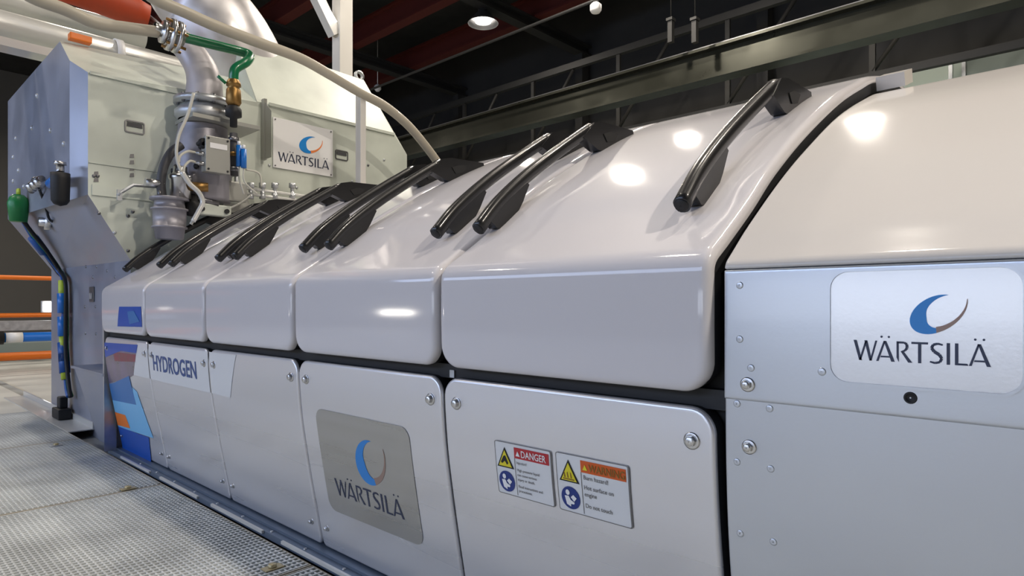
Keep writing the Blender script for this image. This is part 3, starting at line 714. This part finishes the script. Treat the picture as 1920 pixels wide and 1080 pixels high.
# seam lines: raised lips
MB().box((XF + .001, .955, .775), (XF + .006, 1.9, .787)).build('seam_lip', 'housing', hs)
MB().box((XF + .001, 1.98, 1.325), (XF + .012, rb_pts[1].y, 1.345)).build('seam_lip', 'housing', hs)
MB().box((XF + .001, .96, 1.262), (XF + .012, 1.45, 1.278)).build('seam_lip', 'housing', hs)
MB().box((XF + .001, .97, .60), (XF + .008, 1.40, .66)).build('stiffener', 'housing', hs)
pl = MB().box((XF + .002, 2.006, .917), (XF + .012, 2.456, 1.255), .002).build('maker_sign', 'white', hs)
def on_x(polys, X, th=.0015):     # polygons in (Y, z) on a +X face
    mb = MB()
    for q in polys:
        n = len(q); mb.add([(X, a, b) for a, b in q] + [(X + th, a, b) for a, b in q], [tuple(range(n)), tuple(range(n, 2 * n))] + [(i, (i + 1) % n, n + (i + 1) % n, n + i) for i in range(n)])
    return mb
on_x(place(crescent(True, .3), 2.275, 1.115, .078, .062), XF + .0125).build('logo_blue_crescent', 'logo_blue', pl)
on_x(place(crescent(False, .3), 2.275, 1.115, .078, .062), XF + .0125).build('logo_thin_arc', 'logo_orange', pl)
P, W = word_polys(); on_x(place(P, 2.04, .965, .385 / W, .062), XF + .0125).build('maker_lettering', 'navy', pl)
for y_, z_ in ((2.02, .93), (2.44, .93), (2.02, 1.24), (2.44, 1.24)): MB().cyl((XF + .0125, y_, z_), (XF + .017, y_, z_), .005, n=8).build('sign_screw', 'dark_steel', pl)
# door latches with dark outlines
def latch(u0, y0, u1, y1):
    a = A_(u0, y1, XF); b = A_(u1, y0, XF); zc = (a.z + b.z) / 2; Y0, Y1, Z0, Z1 = a.y, b.y, zc - .036, zc + .036
    ro = rrect(Y0, Y1, Z0, Z1, .014); ri = rrect(Y0 + .007, Y1 - .007, Z0 + .007, Z1 - .007, .008); n = len(ro)
    f = on_x([[ro[i], ro[(i + 1) % n], ri[(i + 1) % n], ri[i]] for i in range(n)], XF + .001, .006).build('panel_latch', 'dark_steel', hs)
    zc = (Z0 + Z1) / 2
    on_x([[(Y0 + .012, zc), (Y1 - .012, zc), (Y1 - .014, zc + .024), (Y0 + .014, zc + .024)]], XF + .001, .004).build('latch_grip', 'dark_rubber', f)
latch(233, 226, 271, 252); latch(628, 281, 652, 302)
# bolts and small stencil marks on the front
for u, y in ((185, 400), (215, 436), (240, 470), (249, 397), (176, 330), (183, 330), (240, 405), (556, 352), (520, 345), (600, 355), (640, 352), (620, 270), (505, 310), (505, 250), (660, 340), (690, 310), (720, 300)):
    p = A_(u, y, XF)
    if p.y < yr - .03: MB().lathe((XF, p.y, p.z), (1, 0, 0), [(0, .010), (.005, .009), (.008, .005), (.008, .001)], 10).build('bolt', 'dark_steel' if random.random() < .5 else 'zinc', hs)
for u, y, n in ((147, 278, 3), (247, 292, 4), (180, 325, 2)):
    for k in range(n):
        p = A_(u, y + k * 12, XF if u > 165 else -4.13)
        X_ = XF if u > 165 else None
        if X_: on_x([[(p.y - .012, p.z - .014), (p.y + .012, p.z - .010), (p.y + .010, p.z + .012), (p.y - .008, p.z + .008)]], XF + .0005, .002).build('stencil_mark', 'dark_steel', hs)
# bolts on the side faces
for u, y in ((60, 240), (95, 245), (25, 295), (30, 260), (35, 320), (70, 180), (120, 270), (45, 350), (25, 340)):
    p = at(u, y, Y=YS); MB().lathe((p.x, YS, p.z), (0, -1, 0), [(0, .016), (.006, .014), (.010, .008), (.010, .001)], 10).build('bolt', 'zinc', hs)
for u, y in ((162, 500), (182, 500), (160, 575), (180, 575), (175, 520), (161, 625), (181, 626), (202, 508), (217, 520)):
    p = at(u, y, Y=1.166); MB().lathe((p.x, 1.166, p.z), (0, -1, 0), [(0, .012), (.005, .010), (.007, .006), (.007, .001)], 10).build('bolt', 'dark_steel', hs)
p = at(174, 552, Y=1.165); f = MB().box((p.x - .05, 1.156, p.z - .05), (p.x + .05, 1.163, p.z + .05), .003).build('side_latch', 'dark_steel', hs)
MB().box((p.x - .03, 1.150, p.z - .03), (p.x + .03, 1.156, p.z + .01), .002).build('latch_grip', 'zinc', f)
# flange upright between both bodies (dark recess)
MB().add([(XF + .01, 1.93, .95), (XF + .14, 1.93, .95), (XF + .14, 1.93, 1.25), (XF + .01, 1.93, 1.36)], [(0, 1, 2, 3)]).box((XF + .01, 1.925, .95), (XF + .05, 1.945, 1.35)).build('side_fin', 'grey_box', hs)
# lifting lug
p = A_(672, 143, -4.5); MB().lathe(p + V((0, -.0, 0)), (1, 0, 0), [(0, .022), (0, .045), (.02, .045), (.02, .022), (0, .022)], 14).build('lifting_lug', 'zinc', hs)
p = A_(640, 330, XF)

# skirt panel at engine end
sk = thing('end_skirt', (-4.2, 1.03, -.82), 'slanted grey skirt panel at the foot of the far engine end', 'engine panel')
MB().prism([(-3.955, 1.075, -.80), (-4.27, 1.060, -.80), (-4.66, 1.025, -.40), (-3.935, 1.015, -.40)], (0, .03, 0)).build('skirt_sheet', 'housing_shaded', sk)
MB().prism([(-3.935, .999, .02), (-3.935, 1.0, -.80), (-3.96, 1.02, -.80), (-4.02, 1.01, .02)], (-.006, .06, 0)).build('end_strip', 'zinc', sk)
MB().box((-4.64, 1.0, -.395), (-3.96, 1.16, -.380)).build('skirt_ledge', 'housing_shaded', sk)
# kerb plate on the floor
kb = thing('kerb_plate', (-6, 1.2, -.87), 'pale kerb plate on the floor at the foot of the housing', 'kerb')
MB().box((-7.0, 1.155, -.822), (-4.8, 1.168, -.775)).box((-7.0, 1.02, -.8215), (-4.8, 1.155, -.815)).build('angle_plate', 'pipe_white', kb)
tag(MB().box((-5.50, 1.07, -.813), (-5.30, 1.15, -.74), .01).box((-5.45, 1.09, -.74), (-5.36, 1.14, -.66), .01).build('cable_gland_box', 'black'), 'black cable inlet box on the floor beneath the blue cables', 'box')

# ------------------------------------------------------------------ side fittings: canister, green plug, cables
def pY(u, y, Y): return at(u, y, Y=Y)
c = pY(111, 352, .84)
t = thing('black_canister', c, 'black rounded canister hanging on the housing corner', 'canister')
MB().lathe((c.x, .845, c.z - .10), (0, 0, 1), [(0, .001), (.01, .03), (.03, .043), (.15, .046), (.18, .046), (.18, .03), (.19, .001)], 20).build('canister_body', 'black', t)
MB().lathe((c.x, .845, c.z + .09), (0, 0, 1), [(0, .02), (.035, .02), (.035, .03), (.05, .03), (.05, .001)], 12).build('canister_neck', 'steel', t)
MB().tube([(c.x - .05, .845, c.z + .06), (c.x - .22, .845, c.z + .05)], .028, 10).build('blue_coupling', 'blue', t)
c = pY(38, 388, .86)
t = thing('green_plug', c, 'green electric plug at the lower left of the housing', 'plug')
MB().lathe((c.x, .85, c.z - .10), (0, 0, 1), [(0, .001), (0, .05), (.12, .062), (.16, .05), (.18, .03), (.18, .001)], 16).build('plug_body', 'cable_green', t)
for k in (-1, 0, 1): MB().cyl((c.x + k * .022, .85, c.z + .08), (c.x + k * .022, .85, c.z + .12), .009, n=8).build('plug_pin', 'yellow_green', t)
# fittings cluster
c = pY(72, 345, .86)
t = thing('pipe_fitting_cluster', c, 'steel pipe fittings between the green plug and black canister', 'fitting')
MB().tube([c + V((-.2, 0, -.02)), c + V((-.05, -.01, .03)), c + V((.1, 0, .02))], .018, 10).build('fitting_pipe', 'dark_steel', t)
for k in range(3): MB().lathe(c + V((-.16 + k * .11, -.005, .0)), (1, 0, 0), [(0, .001), (0, .034), (.03, .034), (.03, .001)], 6).build('nut', 'steel', t)
q = pY(103, 418, 1.02)
MB().tube(bez([c + V((.02, -.01, 0)), pY(85, 385, .93), pY(92, 410, .95), q], 6), .008, 8).build('thin_hose', 'black', t)
MB().lathe(q + V((0, -.03, 0)), (0, -1, 0), [(0, .05), (.03, .05), (.03, .03), (.06, .028), (.06, .001)], 12).build('valve_cap', 'steel', t)
MB().tube([q + V((-.35, -.05, .09)), q + V((0, -.05, .0))], .012, 8).build('lever', 'steel', t)
# blue cable loom down the housing
def undery(z): return .90 + (.60 - z) * (1.17 - .9) / .35 if z > .26 else 1.17
path = []
for u, y in ((40, 408), (62, 440), (88, 475), (110, 508), (121, 530), (122, 600), (123, 660), (127, 720), (131, 745)):
    z = .3
    for _ in range(12):
        p = at(u, y, Y=max(.9, min(1.17, undery(z))) - .035); z = p.z
    path.append(p)
t = thing('cable_loom', path[4], 'bundle of black, blue and green cables running down the housing side', 'cable')
for k, (m, dx) in enumerate((('black', -.035), ('cable_blue', 0), ('cable_green', .03), ('black', .055))):
    pts = [p + V((dx + .012 * math.sin(i * 2.1 + k * 1.7), -.008 * (k % 2), .01 * math.cos(i * 1.3 + k))) for i, p in enumerate(path)]
    MB().tube(bez(pts, 8), .013, 8).build('cable', m, t)
for i, (a, b, m) in enumerate(((1, .55, 'cable_blue'), (5, -.45, 'blue'), (5, .2, 'blue'), (6, .0, 'cable_blue'), (6, .35, 'cable_blue'), (4, .2, 'yellow_green'), (5, .75, 'yellow_green'), (6, .55, 'yellow_green'))):
    j = a if b >= 0 else a - 1; bb = b if b >= 0 else 1 + b
    p = path[j].lerp(path[j + 1], bb); d = (path[j + 1] - path[j]).normalized()
    MB().cyl(p - d * .07 + V((0, -.012, 0)), p + d * .07 + V((0, -.012, 0)), .034 if 'green' not in m else .026, n=10).build('connector', m, t)

# ------------------------------------------------------------------ pipes and ducts at the top left
def pipe(name, path, r, m, label, cat, X=None, n=16, seg=8):
    t = thing(name, path[0], label, cat); MB().tube(bez(path, seg), r, n).build('pipe_body', m, t); return t
def PX(l, X): return [at(u, y, X=X) for u, y in l]
z = 1.86
t = thing('insulated_pipe', (-5.4, 1.5, z), 'wide shiny white pipe crossing behind the housing top', 'pipe')
MB().tube([(-5.4, -1.5, z), (-5.4, 2.2, z)], .115, 24).build('pipe_body', 'pipe_white', t)
MB().lathe((-5.4, at(212, 75, X=-5.4).y, z), (0, 1, 0), [(0, .117), (0, .128), (.05, .128), (.05, .117)], 24).build('pipe_clamp', 'white', t)
t = thing('upper_pipe', (-5.6, 1.5, 2.15), 'shiny white pipe running above the wide white pipe at top left', 'pipe')
MB().tube([(-5.6, -1.5, 2.13), (-5.6, 1.7, 2.13)], .085, 20).build('pipe_body', 'pipe_white', t)
t = thing('white_cable_tray', (-5.0, 1, 1.68), 'pale lower tray edge under the white pipes at top left', 'tray')
MB().box((-5.1, -1.5, 1.60), (-4.95, 1.9, 1.64)).box((-5.1, -1.5, 1.64), (-5.09, 1.9, 1.70)).build('tray_channel', 'pipe_white', t)
c = at(150, 73, X=-4.40); tag(MB().box(c - V((.03, .055, .018)), c + V((.03, .055, .020)), .005).build('orange_marker', 'orange'), 'small orange marker block on the front edge of the housing top', 'marker')

p = PX([(15, -35), (60, -5), (122, 18), (178, 43), (237, 52), (296, 60)], -3.72)
t = pipe('beige_hose', p, .030, 'hose_beige', 'beige hose leading from top left into the clamped flange', 'hose')
c = at(322, 66, X=-3.72); ax = Vector((0, 1, -.12)).normalized()
t = thing('clamped_flange', c, 'steel clamped flange joining the beige hose to the green pipe', 'flange')
MB().lathe(c - ax * .09, ax, [(0, .035), (.04, .035), (.04, .062), (.06, .062), (.06, .04), (.075, .04), (.075, .088), (.092, .088), (.092, .04), (.11, .04), (.11, .088), (.127, .088), (.127, .045), (.15, .045), (.15, .028)], 24).build('flange_discs', 'steel', t)
for k in range(6):
    q = PI * k / 3; o_ = Vector((1, 0, 0)) * math.cos(q) * .072 + Vector((0, 0, 1)) * math.sin(q) * .072
    MB().cyl(c - ax * .04 + o_, c + ax * .06 + o_, .008, n=6).build('flange_bolt', 'brass', t)
tag(MB().tube(bez([at(340, 69, X=-3.72), at(400, 84, X=-3.72), at(448, 96, X=-3.72), at(468, 104, X=-3.69), at(462, 116, X=-3.63), at(441, 130, X=-3.63), at(438, 152, X=-3.64)], 8), [.027] * 49, 16).build('green_pipe', 'green_paint'),
    'bright green pipe bending down from the flange to the brass valve', 'pipe')
# brass valve
c = at(438, 150, X=-3.64)
t = thing('brass_valve', c - V((0, 0, .2)), 'old brass and black valve below the green pipe', 'valve')
MB().lathe(c, (0, 0, -1), [(0, .03), (.02, .04), (.035, .04), (.04, .028), (.06, .04), (.13, .042), (.15, .03), (.15, .001)], 18).build('valve_body', 'brass', t)
MB().lathe(c - V((0, 0, .15)), (0, 0, -1), [(0, .028), (.02, .044), (.06, .044), (.07, .02), (.12, .02), (.12, .001)], 18).build('valve_union', 'black', t)
MB().cyl(c + V((.0, -.045, -.03)), c + V((-.0, -.09, .0)), .009, n=8).build('valve_lever', 'green_paint', t)
# orange cone
a, b = at(-120, -120, X=-4.45), at(278, 32, X=-4.35)
t = thing('orange_sleeve', (a + b) / 2, 'orange tapered fabric sleeve at the top left', 'sleeve')
MB().tube([a, a.lerp(b, .5), a.lerp(b, .93), b], [.10, .095, .085, .07], 20).build('sleeve_body', 'orange_cloth', t)
MB().tube([b, at(318, 62, X=-4.25)], [.02, .016], 10).build('inner_rod', 'dark_steel', t)
# silver duct behind
t = thing('silver_duct', at(400, 60, X=-4.9), 'large crinkled silver duct rising behind the green pipe', 'duct')
pts = [at(375, 175, X=-4.75), at(385, 110, X=-4.75), at(385, 50, X=-4.8), at(360, -20, X=-4.85), at(330, -90, X=-4.9)]
MB().tube(bez([at(500, 240, X=-4.75), at(430, 90, X=-4.65), at(385, 20, X=-4.7), at(335, -60, X=-4.75), at(335, -60, X=-4.75) + V((-.10, -.15, .9)), at(335, -60, X=-4.75) + V((-.15, -.2, 4.25))], 8), [.36 - .004 * k for k in range(25)] + [.264] * 16, 32).build('duct_body', 'duct_silver', t)
# elbow duct
t = thing('elbow_duct', at(380, 190, X=-3.9), 'pale grey metal elbow pipe standing on a bolted flange before the housing', 'duct')
base = at(383, 190, X=-3.9)
MB().tube(bez([base, base + V((0, 0, .12)), base + V((-.03, -.02, .22)), base + V((-.09, -.075, .33)), base + V((-.17, -.15, .43))], 8), [.105 - .0011 * k for k in range(33)], 28).build('elbow_body', 'duct_paint', t)
MB().lathe(base - V((0, 0, .03)), (0, 0, 1), [(0, .001), (0, .165), (.03, .165), (.03, .001)], 32).build('flange', 'zinc', t)
for k in range(10): q = 2 * PI * k / 10; MB().cyl(base + V((.14 * math.cos(q), .14 * math.sin(q), -.04)), base + V((.14 * math.cos(q), .14 * math.sin(q), .012)), .010, n=6).build('flange_bolt', 'dark_steel', t)
# gas unit below the flange
t = thing('gas_regulating_unit', base - V((0, 0, .4)), 'pale grey valve unit with mounting plate below the elbow pipe', 'valve unit')
MB().lathe(base - V((0, 0, .125)), (0, 0, 1), [(0, .14), (.02, .16), (.05, .16), (.09, .12), (.09, .001)], 28).build('neck', 'zinc', t)
a = at(345, 212, X=-3.85); b = at(470, 244, X=-3.85)
MB().box((-3.99, a.y, base.z - .152), (-3.72, b.y, base.z - .13)).build('mounting_plate', 'grey_box', t)
MB().lathe(base - V((0.02, .0, .60)), (0, 0, 1), [(0, .001), (0, .15), (.02, .16), (.30, .16), (.42, .135), (.445, .135)], 28).build('body', 'body_grey', t)
for k in range(8): q = 2 * PI * k / 8 + .2; MB().lathe(base + V((-.02 + .16 * math.cos(q), .16 * math.sin(q), -.42)), (math.cos(q), math.sin(q), 0), [(0, .016), (.012, .014), (.012, .001)], 8).build('body_bolt', 'black', t)
MB().box((-3.90, at(470, 300, X=-3.8).y - .16, .62), (-3.80, at(470, 300, X=-3.8).y - .02, .74), .01).build('bracket_block', 'grey_box', t)
# junction box
a = at(387, 318, X=-3.66); b = at(431, 262, X=-3.66)
t = thing('junction_box', (-3.69, (a.y + b.y) / 2, a.z), 'grey square junction box with white label before the valve unit', 'junction box')
z0, z1 = a.z - .005, b.z + .0
MB().box((-3.735, a.y, z0), (-3.675, b.y, z1), .006).build('box_body', 'grey_box', t)
MB().box((-3.6745, a.y - .003, z0 - .003), (-3.662, b.y + .003, z1 + .003), .004).build('box_lid', 'grey_box', t)
MB().box((-3.6615, a.y + .02, z1 - .065), (-3.6595, b.y - .015, z1 - .035)).build('label_plate', 'white', t)
for y_, z_ in ((a.y + .012, z0 + .012), (b.y - .012, z0 + .012), (a.y + .012, z1 - .012), (b.y - .012, z1 - .012)):
    MB().cyl((-3.6615, y_, z_), (-3.658, y_, z_), .006, n=10).build('lid_screw', 'black', t)
for k in range(2): MB().lathe((-3.70, a.y, z0 + .045 + .055 * k), (0, -1, 0), [(0, .013), (.03, .013), (.03, .009), (.045, .009), (.045, .001)], 8).build('cable_gland', 'steel', t)
jb = (a.y, z0)
# cables at the junction box
t = thing('white_cable', at(350, 330, X=-3.65), 'white cable looping down beside the junction box', 'cable')
MB().tube(bez(PX([(363, 175), (352, 215), (335, 255), (331, 290), (340, 322), (362, 350), (378, 375), (370, 400), (358, 420)], -3.66), 8), .0085, 8).build('cable_run', 'cable_white', t)
MB().tube(bez([V((-3.70, jb[0] - .045, jb[1] + .045)), at(356, 302, X=-3.68), at(346, 312, X=-3.66), at(344, 325, X=-3.66)], 6), .007, 8).build('cable_branch', 'cable_white', t)
MB().tube(bez([V((-3.70, jb[0] - .045, jb[1] + .10)), at(352, 284, X=-3.68), at(338, 292, X=-3.66), at(335, 305, X=-3.66)], 6), .007, 8).build('cable_branch', 'cable_white', t)
MB().tube(bez(PX([(341, 322), (356, 345), (372, 360), (380, 378), (373, 395), (362, 415)], -3.64), 6), .013, 10).build('cable_sheath', 'pipe_white', t)
t = thing('dark_hose', at(310, 310, X=-3.8), 'dark grey hose curving left of the valve unit', 'hose')
MB().tube(bez(PX([(340, 272), (322, 285), (308, 310), (302, 340), (304, 370)], -3.78), 8), .024, 12).build('hose_body', 'dark_rubber', t)
# blue solenoids
for i, (u, y0, y1) in enumerate(((448, 273, 312), (457, 280, 315))):
    a = at(u, y1, X=-3.68 + .03 * i); b = at(u, y0, X=-3.68 + .03 * i)
    t = thing('blue_connector', a, ['taller', 'shorter'][i] + ' bright blue connector right of the junction box', 'connector', 'blue connectors beside the junction box')
    MB().cyl(a, b, .016, n=12).build('connector_body', 'blue', t)
    MB().cyl(b, b + V((0, 0, .025)), .009, n=10).build('connector_cap', 'white', t)
    MB().tube(bez([a, a - V((0, -.005, .08)), a - V((0, -.03 - .05 * i, .16 - .02 * i))], 5), .005, 8).build('connector_wire', 'cable_white', t)
# pump / actuator bodies at lower left
c = at(318, 415, X=-3.80)
t = thing('steel_actuator', c, 'steel actuator with stacked collars left of the junction box', 'actuator')
MB().lathe(c - V((0, 0, .10)), (0, 0, 1), [(0, .001), (0, .070), (.06, .078), (.06, .090), (.07, .090), (.07, .082), (.16, .086), (.16, .095), (.17, .095), (.17, .080), (.215, .075), (.215, .10), (.23, .10), (.23, .001)], 24).build('actuator_base', 'body_grey', t)
MB().lathe(c + V((.02, .05, .13)), (0, 0, 1), [(0, .001), (0, .055), (.10, .055), (.11, .062), (.13, .062), (.13, .045), (.16, .035), (.18, .035), (.18, .001)], 20).build('actuator_body', 'steel', t)
MB().cyl(c + V((.02, -.04, .20)), c + V((.02, -.13, .20)), .022, n=12).build('actuator_port', 'steel', t)
MB().cyl(c + V((.06, .08, .20)), c + V((.10, .17, .20)), .026, n=12).build('actuator_valve', 'brass', t)
for k in range(4): MB().cyl(c + V((.07 * math.cos(k * 1.57 + .5), .07 * math.sin(k * 1.57 + .5), .13)), c + V((.07 * math.cos(k * 1.57 + .5), .07 * math.sin(k * 1.57 + .5), .16)), .011, n=6).build('actuator_bolt', 'dark_steel', t)
a = at(438, 250, X=-3.74); b = at(440, 330, X=-3.74)
t = thing('dark_riser', b, 'dark upright pipe between the junction box and the blue connectors', 'pipe')
MB().tube([a, b], .022, 12).build('riser_pipe', 'dark_rubber', t)
for q in (.15, .5, .85): p = a.lerp(b, q); MB().lathe(p - V((0, 0, .012)), (0, 0, 1), [(0, .022), (0, .031), (.024, .031), (.024, .022)], 8).build('riser_nut', 'brass' if q == .5 else 'dark_steel', t)
t = thing('twin_gland', at(372, 275, X=-3.72), 'pair of small black screw fittings left of the junction box', 'fitting')
for u, y in ((372, 270), (376, 276)): p = at(u, y, X=-3.76); MB().lathe(p, (1, 0, 0), [(0, .001), (0, .014), (.05, .014), (.05, .022), (.075, .022), (.075, .001)], 12).build('knob', 'black', t)
a = at(398, 395, X=-3.80)
t = thing('clamp_block', a, 'pale clamp block with dark bolts low beside the white cable', 'block')
MB().box(a - V((.03, .10, .03)), a + V((.03, .10, .035)), .008).build('block_body', 'housing', t)
for k in (-1, 1): MB().cyl(a + V((.031, .07 * k, 0)), a + V((.042, .07 * k, 0)), .014, n=8).build('block_bolt', 'black', t)
c2 = at(362, 395, X=-3.78)
t = thing('black_coupling', c2, 'black pipe coupling behind the lower white cable', 'coupling')
MB().lathe(c2 - V((0, 0, .03)), (0, 0, 1), [(0, .001), (0, .03), (.03, .042), (.07, .042), (.09, .025), (.12, .025), (.12, .001)], 14).build('coupling_body', 'black', t)
MB().cyl(c2 + V((0, .0, .08)), c2 + V((0, .14, .05)), .016, n=10).build('coupling_pipe', 'dark_steel', t)
# lever pipe
t = thing('bent_rod', at(250, 350, X=-3.95), 'bent grey metal rod pointing left across the housing', 'rod')
MB().tube(PX([(221, 367), (226, 361), (250, 347), (296, 350)], -3.95), .010, 10).build('rod_body', 'zinc', t)
MB().obox(at(224, 366, X=-3.95), (.008, 0, 0), (0, .012, 0), (0, 0, .03)).build('rod_paddle', 'zinc', t)
# instrument tubes to the right
t = thing('instrument_manifold', at(500, 360, X=-3.9), 'pale manifold of thin tubes below the maker sign', 'manifold')
for dz, yy in ((0, 352), (0, 362)):
    a = at(455, yy, X=-3.88); b = at(590, yy + 14, X=-3.88)
    MB().cyl(a, (a.x, b.y, a.z), .010, n=10).build('manifold_tube', 'pipe_white', t)
for u in (470, 492, 515, 548):
    a = at(u, 358, X=-3.88); MB().lathe(a - V((0, 0, .05)), (0, 0, 1), [(0, .001), (0, .02), (.03, .02), (.03, .013), (.07, .013), (.07, .022), (.10, .022), (.10, .001)], 8).build('manifold_fitting', 'zinc', t)
MB().tube(bez(PX([(461, 318), (480, 322), (488, 330), (490, 350)], -3.80), 6), .006, 8).build('thin_tube', 'cable_white', t)
MB().tube(bez(PX([(380, 385), (420, 392), (448, 382), (470, 366)], -3.78), 6), .007, 8).build('thin_tube', 'grey_box', t)
a = at(445, 372, X=-3.9); MB().prism([(-3.90, a.y - .16, a.z - .12), (-3.90, a.y + .12, a.z - .12), (-3.90, a.y + .05, a.z + .02), (-3.90, a.y + .015, a.z + .15), (-3.90, a.y - .02, a.z + .02)], (.012, 0, 0)).build('gusset_plate', 'grey_box', t)
a = at(415, 345, X=-3.93); MB().box((-3.93, a.y - .10, a.z - .12), (-3.84, a.y + .10, a.z + .12), .01).build('manifold_block', 'housing', t)
for dy in (-.05, 0, .05): MB().cyl((-3.83, a.y + dy, a.z - .11), (-3.83, a.y + dy, a.z + .11), .010, n=10).build('manifold_riser', 'zinc', t)

# long beige conduit arching to the engine top
p = PX([(255, -30), (290, -2), (345, 22), (400, 47), (480, 78), (560, 108), (615, 138), (672, 172), (720, 198), (762, 232), (795, 270), (825, 312), (842, 350)], -3.6)
t = pipe('arched_pipe', p, .031, 'hose_beige', 'long pale beige pipe arching over the sign and down behind the hoods', 'pipe', seg=6)
a = at(678, 178, X=-3.62)
tag(MB().box((-3.66, a.y - .022, .66), (-3.60, a.y + .022, a.z + .02), .003).build('pipe_support', 'post_paint'), 'thin cream upright supporting the arched beige pipe', 'post')
# white post and diagonal
a = at(642, 0, X=-6.3)
t = thing('white_post', (-6.3, a.y, -.87), 'tall cream steel post rising behind the housing to the roof', 'post')
MB().box((-6.38, a.y - .085, -.87), (-6.22, a.y + .085, 5.74), .008).build('post_shaft', 'post_paint', t)
t = thing('diagonal_brace', at(610, 30, X=-6.4), 'pale diagonal brace meeting the cream post at the top', 'brace')
q0, q1 = at(575, -45, X=-6.3), at(628, 66, X=-6.3); d = (q1 - q0).normalized(); nn = Vector((0, -d.z, d.y)) * .055
MB().obox((q0 + q1) / 2, (.06, 0, 0), tuple(nn), tuple((q1 - q0) / 2)).build('brace_bar', 'post_paint', t)
t = thing('tube_light', at(612, 20, X=-5.8), 'glowing white tube light along the diagonal brace', 'lamp')
q0, q1 = at(592, -22, X=-6.18), at(630, 42, X=-6.18)
MB().cyl(q0, q1, .016, n=10).build('tube', 'small_glow', t)
